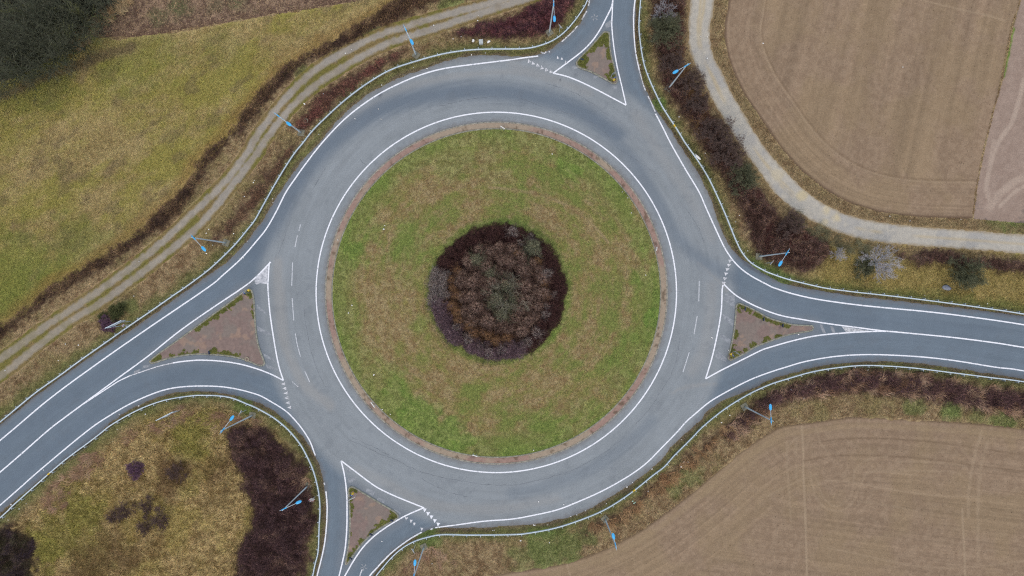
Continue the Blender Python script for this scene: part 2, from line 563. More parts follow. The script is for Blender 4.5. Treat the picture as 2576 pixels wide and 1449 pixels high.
BR['sw'] = sdf(P([(585, 1090), (620, 1078), (660, 1090), (700, 1125), (735, 1160), (752, 1195), (772, 1230), (778, 1290), (776, 1340), (765, 1400), (750, 1449), (735, 1700), (600, 1700), (612, 1449), (605, 1390), (645, 1340), (645, 1250), (630, 1200), (600, 1150)])) - .8 + NZ1 * 2.6 + NZ2 * 1.5
BR['sw2'] = sdf(P([(-20, 1325), (50, 1325), (85, 1360), (92, 1400), (88, 1449), (85, 1700), (-300, 1700), (-200, 1480)])) + NZ1 * 3.0
BR['nred'] = sdf(P([(1130, 88), (1200, 62), (1288, 38), (1330, 18), (1370, -10), (1400, -90), (1462, -90), (1448, 10), (1430, 35), (1405, 62), (1378, 86), (1340, 96), (1280, 100), (1190, 96)])) + NZ1 * 1.2
BR['nwred'] = sdf(P([(742, 318), (770, 280), (810, 240), (870, 193), (955, 148), (1015, 130), (1000, 150), (950, 182), (890, 222), (835, 268), (800, 305), (760, 335)])) + NZ1 * 1.8
BR['nwbrown'] = sdf(P([(530, 607), (575, 565), (640, 480), (690, 410), (722, 370), (745, 362), (720, 410), (670, 480), (620, 545), (560, 600)])) + NZ1 * 2.4
SE_L = [(1840, 1088), (1880, 1050), (1932, 1010), (1980, 990), (2032, 978), (2132, 960), (2257, 964), (2357, 981), (2482, 1001), (2576, 1014), (2800, 1050), (3080, 1100)]
BR['se'] = dist(smooth(P(SE_L), 3), 4.0) - 1.35 - 0.5 * ss(45, 55, MX) + NZ1 * 1.6
SE_R = [(1480, 1335), (1520, 1312), (1560, 1298), (1600, 1265), (1650, 1225), (1700, 1185), (1745, 1150), (1790, 1112), (1830, 1085)]
BR['se2'] = dist(smooth(P(SE_R), 3), 4.0) - 0.55 + NZ1 * 2.6
anyB = np.minimum.reduce([BR[k] for k in BR])

GREEN = []   # (x, y, radius, strength, bright)


def blobs(lst, x, y, seed=31):
    g = np.zeros(len(x))
    n = fbm(x, y, 1.6, 3, seed)
    for (dx, dy, r, a) in lst:
        cx, cy = W((dx, dy))
        d = np.hypot(x - cx, y - cy) / (r / U)
        g = np.maximum(g, a * ss(1.15, 0.45, d + (n - 0.5) * 1.3))
    return g


L_ = lambda *c: lin(c)


ARC = dist(smooth(P([(1230, 472), (1290, 478), (1360, 492), (1430, 520), (1490, 566), (1530, 610)]), 4), 1.0)


def col_lawn(x, y):
    rr_, tt_ = np.hypot(x - CIR2[0], y - CIR2[1]), np.arctan2(y - CIR2[1], x - CIR2[0])
    n1, n2 = fbm(x, y, 5.5, 4, 1), fbm(x, y, 0.55, 3, 2, .8)
    n3 = .5 * fbm(x, y, 2.0, 5, 3, .75) + .5 * fbm(rr_ * .9, tt_ * 5.0, 1.0, 4, 8, .7)      # mown in circles
    c = mix(L_(136, 116, 82), L_(160, 145, 108), ss(0.25, 0.75, n2))
    c = mix(c, L_(134, 131, 76), ss(0.36, 0.66, n3 * 0.8 + n1 * 0.2) * .9)
    r = np.hypot(x - CIR2[0], y - CIR2[1])
    rb = np.hypot(x - BED[0], y - BED[1])
    g = blobs([(985, 1000, 60, .8), (1050, 1070, 85, 1), (1130, 1120, 90, 1), (1210, 1130, 50, .7), (1450, 395, 80, .8), (1560, 450, 50, .7), (1150, 380, 90, .5), (880, 640, 45, .7), (870, 800, 50, .55),
               (1640, 800, 28, 1), (1610, 700, 40, .5), (1615, 600, 50, .7), (930, 580, 45, .5), (1360, 350, 60, .6), (1290, 340, 60, .6), (1060, 810, 30, .5), (900, 900, 50, .4), (960, 950, 60, .5),
               (1560, 950, 60, .5), (1480, 1060, 60, .5), (1380, 1090, 60, .4), (1040, 640, 90, .35), (1590, 860, 50, .4), (1250, 440, 70, .3)], x, y)
    g = np.maximum(g, 0.75 * ss(1.3, 0.35, rb - R_BED + (n2 - .5) * 1.2))
    g = np.maximum(g, 0.75 * ss(4.2, 0.5, R_GR - r + (n3 - .5) * 8) * ss(.35, .55, n1 + (x < CIR2[0]) * .12))
    c = mix(c, L_(112, 131, 68), ss(0.45, 0.68, n1 * .4 + n3 * .6) * 0.62)
    c = mix(c, mix(L_(84, 122, 52), L_(122, 152, 72), ss(.3, .7, n2)), g * .66)
    c = mix(c, L_(168, 148, 118), ss(.35, .1, sample(ARC, x, y)) * ss(.35, .6, n3) * .6)   # old wheel trace
    return c


def col_meadow(x, y):
    u, v = x * 0.80 + y * 0.60, -x * 0.60 + y * 0.80
    n1, n2, n3 = fbm(u * 0.45, v, 2.6, 5, 11, .75), fbm(x, y, 0.55, 3, 12, .8), fbm(u * 0.5, v, 6.0, 5, 13, .7)
    c = mix(L_(146, 129, 86), L_(178, 162, 114), ss(0.25, 0.75, n2 * .4 + n1 * .6))
    c = mix(c, L_(148, 144, 72), ss(0.36, 0.66, n3) * 0.75)
    c = mix(c, L_(120, 106, 82), ss(.58, .72, fbm(u * .6, v, 1.6, 3, 19)) * .45)
    g = blobs([(330, 700, 60, .6), (90, 740, 130, .9), (200, 640, 120, .6), (60, 680, 120, .7), (340, 600, 60, .5), (60, 190, 60, .5), (130, 220, 80, .6), (60, 240, 60, .4), (330, 150, 120, .45), (420, 130, 60, .4), (560, 120, 60, .3), (0, 800, 120, .8)], x, y, 33)
    c = mix(c, mix(L_(102, 116, 56), L_(130, 138, 68), n2), g * .8)
    tr = dist_pt(x, y, TRK1)
    c = mix(c, L_(112, 98, 76), ss(1.3, .3, tr + (n2 - .5)) * .75)
    dd = sample(dDitch, x, y)
    c = mix(c, L_(150, 124, 76), ss(3.2, 1.2, dd + (n1 - .5) * 2) * .6)
    return c


def dist_pt(x, y, Rr):
    return sample(Rr, x, y)


TRK1 = dist(smooth(P([(-300, 300), (0, 242), (60, 215), (120, 190), (190, 165), (260, 142), (330, 120)]), 3), 3.0)

GREEN_V = [(1370, 1385, 62, .75), (1430, 1372, 50, .7), (1320, 1405, 45, .5), (1480, 1350, 30, .6), (1740, 1190, 40, .5), (1700, 1225, 30, .5), (2390, 1035, 28, .9), (2300, 1022, 30, .6), (2530, 1060, 40, .7), (2460, 1040, 25, .5), (880, 1020, 1, 0),
           (2520, 556, 40, .7), (2560, 575, 70, .9), (2640, 575, 60, .7), (610, 1018, 30, .6), (880, 130, 1, 0), (760, 190, 25, .6), (920, 78, 40, .8), (1140, 15, 40, .7), (740, 160, 20, .4), (330, 770, 20, .5), (1655, 262, 20, .8), (1890, 690, 40, .8), (1950, 706, 40, .7), (1075, 1350, 40, .7)]
dTrackG = None
railD = None


def col_verge(x, y):
    n1, n2, n3 = fbm(x, y, 4.0, 4, 21), fbm(x, y, 0.55, 3, 22, .8), fbm(x, y, 1.8, 5, 23, .7)
    rd = sample(S['road'], x, y)
    c = mix(L_(116, 95, 70), L_(164, 146, 112), ss(0.25, 0.75, n2 * .6 + n3 * .4))
    c = mix(c, L_(128, 120, 78), ss(0.46, 0.68, n1 * .6 + n3 * .4) * 0.6)
    # east strip between road and gravel track: yellow-olive rough grass
    e = ss(1985, 2100, x * U + CX) * ss(560, 640, CY - y * U) * ss(860, 760, CY - y * U)
    c = mix(c, mix(L_(122, 112, 58), L_(164, 148, 92), n2), e * .8)
    # wild ground south-west
    w = np.clip(sample(SWM, x, y), 0, 1)
    cw = mix(L_(122, 102, 66), L_(178, 158, 112), ss(.28, .72, n2 * .6 + n3 * .4))
    cw = mix(cw, L_(148, 136, 76), ss(.42, .66, n1) * .5)
    cw = mix(cw, L_(122, 120, 58), blobs([(200, 1290, 80, .7), (150, 1330, 70, .6), (480, 1110, 60, .7), (500, 1080, 70, .6), (230, 1380, 80, .4), (110, 1380, 60, .8), (470, 1220, 40, .4)], x, y, 35))
    cw = mix(cw, L_(92, 70, 50), blobs([(440, 1190, 50, .75), (420, 1230, 40, .7), (290, 1370, 60, .55), (320, 1400, 50, .6), (250, 1410, 50, .6), (540, 1180, 50, .5), (170, 1180, 50, .5), (230, 1430, 60, .6)], x, y, 36))
    c = mix(c, cw, w)
    # greener, then dusty, towards the asphalt
    g = ss(2.9, 1.0, rd + (n3 - .5) * 3) * 0.6
    c = mix(c, mix(L_(80, 98, 54), L_(112, 124, 68), n2), g)
    c = mix(c, L_(108, 96, 80), ss(0.9, 0.0, rd + (n3 - .5) * 1.5) * 0.85)
    c = mix(c, mix(L_(72, 110, 48), L_(104, 136, 68), n2), blobs(GREEN_V, x, y, 37) * .72)
    # dark leaf litter under the thickets
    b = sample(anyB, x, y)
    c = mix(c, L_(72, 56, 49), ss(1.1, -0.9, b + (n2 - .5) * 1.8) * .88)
    wd = sample(S['woods'], x, y)
    c = mix(c, L_(60, 56, 46), ss(.6, -.6, wd))
    # beside the gravel track
    c = c * (1 + .10 * ss(-.2, .8, b) * (1 - .2 * w))[:, None]
    te = np.abs(sample(S['trackE'], x, y))
    c = mix(c, mix(L_(112, 96, 70), L_(160, 142, 108), n2), ss(2.6, .6, te) * ss(.3, .6, n3 + .1) * .8)
    return c


SWM = ss(1.2, -1.5, sdf(P([(-500, 1780), (-300, 1590), (0, 1345), (180, 1190), (290, 1100), (380, 1045), (450, 1025), (540, 1020), (620, 1040), (690, 1080), (740, 1150), (770, 1230), (776, 1350), (740, 1480), (720, 1990), (-500, 1990)]), 3.0))


def col_track(x, y):
    n1, n2, n3 = fbm(x, y, 2.0, 3, 41), fbm(x, y, 0.6, 3, 42), fbm(x, y, 5, 3, 43)
    c = mix(L_(118, 104, 66), L_(140, 124, 86), n2)
    c = mix(c, L_(110, 112, 48), ss(.5, .65, n1) * .6)
    d = sample(ruts, x, y)
    w = 0.52 + .12 * (n3 - .5)
    g = ss(w + .25, w - .25, d + (n2 - .5) * .55)
    gc = mix(L_(140, 136, 128), L_(166, 160, 148), n2)
    gc = mix(gc, L_(132, 120, 100), ss(.5, .7, n1) * .4)
    low = ss(-40, -75, x)
    return mix(c, gc, g * (1 - .25 * low))


def col_trackE(x, y):
    n1, n2, n3 = fbm(x, y, 2.5, 4, 51), fbm(x, y, 0.5, 3, 52), fbm(x, y, 6, 3, 53)
    d = -sample(S['trackE'], x, y)
    c = mix(L_(166, 164, 156), L_(186, 182, 170), n2)
    c = mix(c, L_(156, 157, 156), ss(.5, .66, n1) * .5)
    c = mix(c, L_(182, 168, 136), ss(.45, .0, np.abs(d - 1.55)) * ss(.4, .6, n3) * .7)
    c = mix(c, L_(150, 134, 104), ss(.45, .0, d + (n2 - .5) * .4) * .7)
    pu = blobs([(2018, 490, 16, 1), (2080, 526, 14, .8), (2108, 548, 16, .9), (2075, 560, 10, .7), (1953, 440, 18, .5)], x, y, 55)
    return mix(c, L_(196, 184, 150), pu * .8)


def lines_amt(x, y, lst, seed=61):
    a = np.zeros(len(x))
    n = fbm(x, y, .9, 3, seed)
    for Rr, w, s in lst:
        d = sample(Rr, x, y)
        a = np.maximum(a, s * ss(w, w * .3, d) * (0.45 + 1.1 * n))
    return np.clip(a, 0, 1)


def TL(pts, ox=1932, oy=1086):
    return dist(smooth(P([(ox + a / 4, oy + b / 4) for a, b in pts]), 3), 1.0)


TR_SE = [(TL([(340, -60), (355, 200), (355, 400), (370, 700), (380, 1000), (392, 1449), (400, 2200)]), .26, 1.0), (TL([(1955, 780), (1965, 1000), (1985, 1449), (2000, 2200)]), .26, .9),
         (TL([(2150, 0), (2090, 200), (2050, 400), (2020, 600), (2015, 850)]), .4, .55), (TL([(2210, 100), (2140, 380), (2115, 700), (2115, 1300)]), .4, .5),
         (TL([(430, 420), (450, 560), (490, 680), (570, 760), (690, 800), (790, 770), (870, 680), (910, 580), (960, 480), (1010, 410), (1200, 405), (1500, 440)]), .28, .5),
         (TL([(500, 500), (530, 600), (580, 690), (650, 745), (730, 740), (800, 690), (850, 590), (860, 480), (880, 380), (1000, 280), (1200, 250)]), .24, .45),
         (TL([(190, 100), (190, 300), (205, 500), (230, 900)]), .3, .4), (TL([(290, 100), (280, 300), (290, 500)]), .3, .35), (TL([(380, 30), (300, 60), (220, 130), (190, 220)]), .25, .4),
         (TL([(500, 0), (520, 100), (580, 180), (610, 250)]), .3, .4), (TL([(0, 650), (150, 570), (300, 500), (480, 430)]), .25, .45), (TL([(560, 490), (850, 510), (1100, 560), (1500, 620), (1800, 650), (2070, 650)]), .2, .55),
         (TL([(900, 700), (1250, 750), (1500, 800)]), .25, .4), (TL([(600, 1170), (900, 1230), (1300, 1320), (1700, 1370), (2200, 1350), (2576, 1300)]), .25, .4), (TL([(1300, 300), (1700, 310), (1950, 340), (2030, 420)]), .25, .4), (TL([(1200, 390), (1600, 400), (1850, 400), (1960, 450)]), .25, .4),
         (TL([(545, 1320), (565, 1380), (585, 1449)], 1288), .24, .8)]
DK_SE = [(TL([(350, 300), (500, 265), (700, 240), (1000, 240), (1500, 265), (2100, 340), (2576, 400)]), .22, .55), (TL([(560, 95), (800, 70), (1200, 70), (1700, 110), (2200, 180), (2576, 240)]), .22, .5)]


def field_base(x, y, seed):
    n1, n2 = fbm(x, y, 7, 4, seed), fbm(x, y, .55, 3, seed + 1)
    c = mix(L_(136, 117, 97), L_(147, 128, 107), ss(.25, .75, n2))
    return mix(c, L_(144, 126, 98), ss(.40, .65, n1) * .45)


def rows(s, t, period, seed):
    """parallel tillage rows: s across, t along"""
    return fbm(s / period, t * 0.035, 1.0, 3, seed) - 0.5


def col_ne(x, y):
    c = field_base(x, y, 71)
    d = sample(HEAD_NE, x, y)
    u = x * 0.976 + y * -0.218
    v = x * 0.218 + y * 0.976
    r = np.where(d < 5.9, rows(d, x - y, .27, 73) + .2 * rows(d, x - y, .9, 75), 1.0 * rows(u, v, 1.3, 74) + .4 * rows(u, v, .3, 77))
    c = c * (1 + 0.36 * r)[:, None]
    c = mix(c, L_(112, 94, 74), ss(.28, .08, np.abs(d - 5.95)) * .35)
    c = mix(c, L_(160, 142, 118), ss(.25, .05, np.abs(d - 5.6)) * .35)
    c = mix(c, L_(96, 78, 62), ss(.55, .1, d) * .75)
    k = sample(TOPC, x, y)
    c = mix(c, L_(160, 142, 118), ss(.25, .06, k) * .5)
    return c


HEAD_NE = dist(smooth(P(FIELD_NE[:17]), 3), 10.0)
HEAD_SE = dist(smooth(P([(3080, 1150), (2800, 1110), (2576, 1079), (2457, 1066), (2357, 1059), (2232, 1051), (2157, 1049), (2107, 1053), (2032, 1064), (1970, 1072), (1932, 1091), (1863, 1136), (1813, 1178), (1738, 1241), (1663, 1298), (1613, 1333), (1538, 1373), (1463, 1403), (1388, 1423), (1288, 1438), (1200, 1458), (1110, 1500)]), 3), 12.0)
TOPC = dist(smooth(P([(2290, -15), (2320, 0), (2400, 20), (2480, 38), (2530, 52)]), 3), 1.0)
RTR = [(dist(smooth(P([(2576, 200), (2566, 240), (2545, 310), (2510, 360), (2490, 420), (2480, 480)]), 3), 2.0), .55, .9), (dist(smooth(P([(2640, 440), (2570, 450), (2530, 475), (2505, 500), (2490, 520)]), 3), 2.0), .9, .8),
       (dist(smooth(P([(2640, 465), (2575, 470), (2540, 495), (2515, 520)]), 3), 2.0), .45, .9), (dist(smooth(P([(2500, 355), (2490, 420), (2482, 470), (2490, 510)]), 3), 2.0), .5, .8)]
GST = dist(P([(2562, 10), (2545, 70)]), 1.0)
GST2 = dist(smooth(P([(2546, 75), (2537, 115), (2530, 150), (2521, 190)]), 2), 1.0)


def col_fr(x, y):
    n2, n3 = fbm(x, y, .6, 3, 82), fbm(x, y, 3, 3, 83)
    c = mix(L_(140, 122, 110), L_(162, 145, 132), n2)
    c = mix(c, L_(106, 96, 92), ss(.5, .62, n3 * .6 + n2 * .4) * ss(15, 13, y + 0 * x) * .8)
    c = mix(c, L_(178, 162, 147), lines_amt(x, y, RTR) * .65)
    c = mix(c, L_(90, 84, 60), ss(.45, .1, sample(GST, x, y)) * .6)
    c = mix(c, mix(L_(84, 112, 40), L_(116, 146, 56), n2), ss(.6, .25, sample(GST2, x, y) + (n2 - .5) * .3))
    return c


def col_se(x, y):
    c = field_base(x, y, 91)
    d = sample(HEAD_SE, x, y)
    u, v = x * 0.12 + y * 0.993, x * .993 - y * .12
    r = np.where(d < 9.5 + 1.5 * fbm(x, y, 9, 2, 97), rows(d, x, .3, 93) + .3 * rows(d, x, 1.0, 95), rows(u, v, .27, 94) + .3 * rows(u, v, .9, 96))
    c = c * (1 + 0.34 * r)[:, None]
    c = mix(c, L_(104, 86, 68), lines_amt(x, y, DK_SE) * .6)
    c = mix(c, L_(164, 146, 122), lines_amt(x, y, TR_SE) * .62)
    c = mix(c, L_(94, 78, 60), ss(.5, .05, d) * .7)
    c = mix(c, L_(150, 132, 104), ss(.7, .2, np.abs(d - 1.3)) * .35)
    return c


def col_stub(x, y):
    n1, n2 = fbm(x, y, 3, 4, 101), fbm(x, y, .5, 3, 102)
    c = mix(L_(96, 78, 68), L_(146, 124, 104), ss(.3, .7, n2))
    c = mix(c, L_(80, 96, 56), blobs([(450, 15, 40, .6), (400, 45, 30, .5), (600, 0, 40, .5), (540, 10, 30, .3)], x, y, 38))
    d = -sample(S['stub'], x, y)
    return mix(c, L_(86, 66, 54), ss(1.4, .2, d + (n1 - .5) * 2) * .6)


# ----- asphalt
def arc_d(pts, rad=3.5):
    return dist(smooth(P(pts), 4), rad)


A_DARK = [(arc_d([(640, 640), (690, 560), (760, 440), (850, 345), (960, 275), (1080, 240), (1200, 228), (1330, 240), (1450, 275), (1550, 340)]), 1.9, .85),
          (arc_d([(1380, 250), (1480, 300), (1580, 390), (1650, 500), (1700, 590), (1760, 650), (1850, 700)]), 1.4, .55),
          (arc_d([(0, 1120), (250, 945), (500, 765), (650, 650)]), 1.6, .35), (arc_d([(0, 1230), (150, 1110), (350, 975), (520, 940), (640, 960)]), 1.5, .4),
          (arc_d([(1950, 750), (2150, 800), (2500, 835)]), 1.4, .3), (arc_d([(1288, 1240), (1400, 1215), (1520, 1160), (1640, 1060)]), 1.3, .35)]
A_DUST = [(arc_d([(700, 660), (705, 760), (715, 860), (760, 960), (830, 1020)]), 1.4, .7), (arc_d([(1790, 720), (1785, 800), (1770, 880), (1740, 930)]), 1.6, .45), (arc_d([(900, 1180), (980, 1220), (1080, 1270), (1250, 1280), (1400, 1255)]), 1.4, .5),
          (arc_d([(860, 320), (960, 250), (1080, 205), (1200, 185), (1330, 178)]), 1.0, .5), (arc_d([(1288, 160), (1330, 180), (1390, 200), (1480, 235)]), 1.2, .45), (arc_d([(1600, 290), (1670, 400), (1740, 500), (1790, 600)]), 1.5, .4),
          (arc_d([(430, 855), (560, 770), (660, 690)]), .6, .5), (arc_d([(1800, 965), (1720, 975), (1690, 990)]), .5, .5), (arc_d([(1755, 660), (1800, 700), (1830, 730)]), .4, .5)]
PATCH = [(955, 238, 9, .8), (370, 819, 4, .5), (1448, 188, 6, .3), (1409, 201, 2.5, .9)]


def col_road(x, y):
    ax, ay = x - CIR[0], y - CIR[1]
    r = np.hypot(ax, ay)
    th = np.arctan2(ay, ax)
    ring = ss(38.5, 36.5, r)
    n1, n2 = fbm(x, y, 6, 3, 111), fbm(x, y, .5, 2, 112)
    rd0 = -sample(S['road'], x, y)
    stk = fbm(r * 2.2, th * 5, 1.0, 4, 113, .7) * ring + fbm(rd0 * 2.0, (x + y) * .06, 1.0, 4, 114, .7) * (1 - ring)
    c = mix(L_(107, 121, 133), L_(136, 144, 149), ring)
    c = c * (1 + .14 * (n1 - .5) + .24 * (stk - .5) + .08 * (n2 - .5))[:, None]
    dk = np.zeros(len(x)); du = np.zeros(len(x))
    for Rr, w, s in A_DARK:
        dk = np.maximum(dk, s * ss(w * 1.35, w * .1, sample(Rr, x, y) + (stk - .5) * .8))
    for Rr, w, s in A_DUST:
        du = np.maximum(du, s * ss(w, w * .1, sample(Rr, x, y) + (stk - .5) * .8))
    c = mix(c, L_(151, 152, 150), du * .75)
    c = mix(c, L_(97, 111, 125), dk * .9)
    rd = -sample(S['road'], x, y)
    c = mix(c, L_(112, 108, 106), ss(.9, .0, rd + (n2 - .5) * .8) * .45)
    for k in 'NEWS':
        c = mix(c, L_(122, 128, 134), ss(2.0, .4, sample(S['isl' + k], x, y)) * .5)
    c = mix(c, L_(92, 98, 106), blobs(PATCH, x, y, 39))
    c = mix(c, L_(104, 112, 120), ss(.60, .74, fbm(x, y, 1.6, 4, 117, .7)) * .22)     # oil and wear stains
    return c
# ================================================================ setting
edge = S['road'] + (fbm(MX, MY, 0.9, 3, 121) - 0.5) * 0.35 * ss(.2, 1.0, dC - R_APR)
far = MB()
far.box((0, 0, -0.6), (6000, 6000, 1.0))
tag(far.build('land', mat_plain('far_land', (126, 112, 84), 0.95, size=60, rgb2=(104, 104, 62), lo=.4, hi=.6)), kind='structure')

cover = np.minimum.reduce([edge, dC - R_APR, S['meadow'], S['trackE'], S['fne'], S['fr'], S['fse'], S['stub']])
ground_S = -(cover + 0.6)
region('ground', ground_S, 0.22, -0.016, col_verge, M['grassbed'])
region('meadow', S['meadow'], 0.25, -0.012, lambda x, y: col_meadow(x, y), M['grassbed'])
region('stubble_field', S['stub'] + 0.05, 0.25, -0.010, col_stub, M['soil'])
region('ploughed_field', S['fne'] + NZ1 * .5, 0.125, -0.010, col_ne, M['soil'])
region('bare_field', S['fr'], 0.2, -0.010, col_fr, M['soil'])
region('tilled_field', S['fse'] + NZ1 * .9 + NZ2 * .6, 0.125, -0.010, col_se, M['soil'])
region('farm_track', S['track'] + NZ1 * .5, 0.14, -0.007, col_track, M['gravel'])
region('gravel_track', S['trackE'] + (fbm(MX, MY, .7, 3, 131) - .5) * .5, 0.16, -0.007, col_trackE, M['gravel'])
region('road', edge, 0.2, 0.0, col_road, M['asphalt'])
region('lawn', S['lawn'], 0.18, 0.06, col_lawn, M['grassbed'], zf=lambda x, y: 0.35 * ss(R_GR, 9, np.hypot(x - CIR2[0], y - CIR2[1])))


def annulus(name, c, r0, r1, z, colf, mat, n=720, m=4, zin=None):
    th = np.linspace(0, 2 * math.pi, n, endpoint=False)
    rr = np.linspace(r0, r1, m + 1)
    T, Q = np.meshgrid(th, rr)
    x, y = c[0] + Q * np.cos(T), c[1] + Q * np.sin(T)
    z_ = np.full(x.size, z)
    idx = np.arange(x.size).reshape(x.shape)
    nx = np.roll(idx, -1, axis=1)
    F = np.stack([idx[:-1].ravel(), idx[1:].ravel(), nx[1:].ravel(), nx[:-1].ravel()], 1)
    me = mesh_np(name, np.c_[x.ravel(), y.ravel(), z_], F, colf(x.ravel(), y.ravel()))
    return tag(obj(name, me, mat), kind='structure')


def col_apron(x, y):
    n1, n2 = fbm(x, y, 5, 3, 141), fbm(x, y, .4, 3, 142)
    c = mix(L_(142, 114, 106), L_(160, 136, 127), n2)
    th = np.arctan2(y - CIR2[1], x - CIR2[0])
    dusty = ss(.45, .6, n1) * .9 + .15 + .5 * ss(.6, .0, np.abs(th + 2.3)) + .35 * ss(.5, 0, np.abs(th - 1.45))
    c = mix(c, L_(158, 146, 128), np.clip(dusty, 0, .9))
    return mix(c, L_(92, 78, 62), ss(.62, .74, fbm(x, y, .7, 3, 143)) * .7)


annulus('brick_apron', CIR2, R_GR + .15, R_APR - .2, 0.035, col_apron, M['stone'])


def stones(name, path, width, h0, h1, length, base, jitter=.08, parent=None, closed=True, bow=0.0, kind=None, gap=.02):
    """a kerb laid stone by stone along a closed path"""
    p = np.asarray(path)
    if closed:
        p = np.vstack([p, p[:1]])
    s = np.r_[0, np.cumsum(np.linalg.norm(np.diff(p, axis=0), axis=1))]
    n = max(int(s[-1] / length), 3)
    V, F, Cc = [], [], []
    cuts = np.linspace(0, s[-1], n + 1)
    for i in range(n):
        q = np.linspace(cuts[i] + gap / 2, cuts[i + 1] - gap / 2, 3)
        a = np.stack([np.interp(q, s, p[:, 0]), np.interp(q, s, p[:, 1])], 1)
        t = np.gradient(a, axis=0)
        t /= np.linalg.norm(t, axis=1)[:, None]
        nn = np.stack([-t[:, 1], t[:, 0]], 1)
        jz = random.uniform(-.008, .008)
        b0, b1 = a - nn * width / 2, a + nn * width / 2
        k = len(V)
        for j in range(3):
            for pt, zz in ((b0[j], h0), (b0[j] * .96 + b1[j] * .04, h1 + jz), (b1[j] * .96 + b0[j] * .04, h1 + jz), (b1[j], h0)):
                V.append((pt[0], pt[1], zz))
        for j in range(2):
            for e in range(3):
                F.append((k + j * 4 + e, k + j * 4 + e + 1, k + (j + 1) * 4 + e + 1, k + (j + 1) * 4 + e))
        F.append((k, k + 3, k + 2, k + 1))
        F.append((k + 8, k + 9, k + 10, k + 11))
        col = lin(base) * (1 + random.uniform(-1, 1) * jitter)
        Cc += [col] * 12
    me = mesh_np(name, np.array(V), np.array(F), np.array(Cc))
    o = obj(name, me, M['stone'], parent)
    if kind: o['kind'] = kind
    return o


def circ(c, r, n=400):
    t = np.linspace(0, 2 * math.pi, n, endpoint=False)
    return np.c_[c[0] + r * np.cos(t), c[1] + r * np.sin(t)]


stones('inner_kerb', circ(CIR2, R_GR + .06), .20, -.02, .13, 1.0, (146, 146, 132), .12, kind='structure')
stones('outer_kerb', circ(CIR2, R_APR - .08), .24, -.02, .05, 1.0, (152, 150, 140), .12, kind='structure')

# ---------------------------------------------------------------- road markings
ZM = 0.006


def marking(lst, mat, name='road_marking', z=ZM, edge=0.0):
    V, F, n = [], [], 0
    for q_, (pts, w) in enumerate(lst):
        p = resample(smooth(P(pts), 6), .35)
        v, f = ribbon(p, w, z + (.003 * q_ if len(lst) < 6 else 0), edge=edge)
        V.append(v); F.append(f + n); n += len(v)
    me = mesh_np(name, np.concatenate(V), np.concatenate(F))
    return tag(obj(name, me, mat), kind='structure')


th = np.linspace(0, 2 * math.pi, 361)
v, f = ribbon(np.c_[CIR[0] + R_LINE * np.cos(th), CIR[1] + R_LINE * np.sin(th)], .20, ZM)
tag(obj('road_marking', mesh_np('road_marking', v, f), M['paint']), kind='structure')

LW = .21
NW_LINE = [(-480, 1500), (-300, 1355), (0, 1108), (125, 1003), (250, 911), (375, 824), (522, 724), (562, 691), (600, 657), (622, 634), (644, 608), (669, 577), (694, 534), (719, 484), (744, 447), (769, 412), (808, 362), (854, 312), (894, 277),
           (944, 242), (994, 215), (1056, 189), (1119, 172), (1206, 160), (1288, 150), (1320, 145), (1354, 141)]
marking([(NW_LINE, LW)], M['paint'])
marking([([(1413, 105), (1438, 82), (1453, 65)], .2), ([(1463, 50), (1476, 28)], .2), ([(1480, 15), (1486, -20), (1497, -120), (1512, -300)], .2)], M['paint_worn'], edge=.5)
# north splitter
marking([([(1542, -2), (1538, 18), (1525, 45), (1508, 77), (1488, 105), (1463, 130), (1428, 157), (1391.5, 184)], LW), ([(1391, 184), (1425, 192), (1463, 207), (1500, 225), (1538, 245), (1575, 264.5)], LW),
         ([(1575, 264), (1563, 212), (1554, 175), (1547, 137), (1542, 100), (1539, 62), (1540, 37), (1542, -5), (1548, -100), (1570, -400)], .19)], M['paint'])
marking([([(1598, -3), (1594, 37), (1595, 87), (1599, 130), (1608, 175)], .2), ([(1600, -5), (1610, -120), (1632, -420)], .2)], M['paint'])
marking([([(1608, 175), (1618, 212), (1624, 228)], .16), ([(1630, 242), (1638, 258), (1648, 281)], .18)], M['paint_worn'], edge=.4)
NE_LINE = [(1649, 286), (1668, 322), (1688, 362), (1725, 427), (1758, 482), (1778, 527), (1803, 582), (1825, 627), (1850, 662), (1883, 690), (1932, 717), (1947, 724), (1994, 739), (2057, 753), (2157, 767), (2257, 777), (2332, 784), (2432, 796), (2576, 817), (2800, 857), (3060, 905)]
marking([(NE_LINE, LW)], M['paint'])
# east splitter
marking([([(1821, 714), (1817, 726), (1815, 774), (1810, 812), (1800, 862), (1790, 904), (1775, 953)], LW), ([(1821, 715), (1850, 742), (1888, 764), (1932, 783), (1970, 795), (2020, 804), (2082, 814), (2157, 824), (2220, 832), (2307, 840), (2407, 850), (2507, 863), (2576, 874), (2800, 910), (3060, 955)], LW),
         ([(1775, 953), (1813, 932), (1863, 907), (1913, 882), (1932, 875), (1995, 857), (2057, 844), (2132, 837), (2207, 833.5), (2257, 834.5)], LW)], M['paint'])
SE_LINE = [(3060, 1025), (2800, 977), (2576, 933), (2507, 924), (2407, 908), (2332, 899), (2257, 894), (2182, 892), (2107, 896), (2032, 908), (1982, 922), (1932, 938), (1888, 955), (1838, 980), (1788, 1009), (1751, 1039), (1725, 1062), (1704, 1086), (1663, 1128), (1625, 1166),
           (1576, 1201), (1513, 1236), (1450, 1264), (1400, 1283), (1338, 1297), (1286, 1306), (1219, 1311), (1144, 1321), (1095, 1327.5)]
marking([(SE_LINE, .2)], M['paint'])
marking([([(1061, 1339), (1031, 1356), (994, 1383), (969, 1406), (944, 1433), (930, 1449), (905, 1495), (888, 1560), (872, 1740)], LW)], M['paint'])
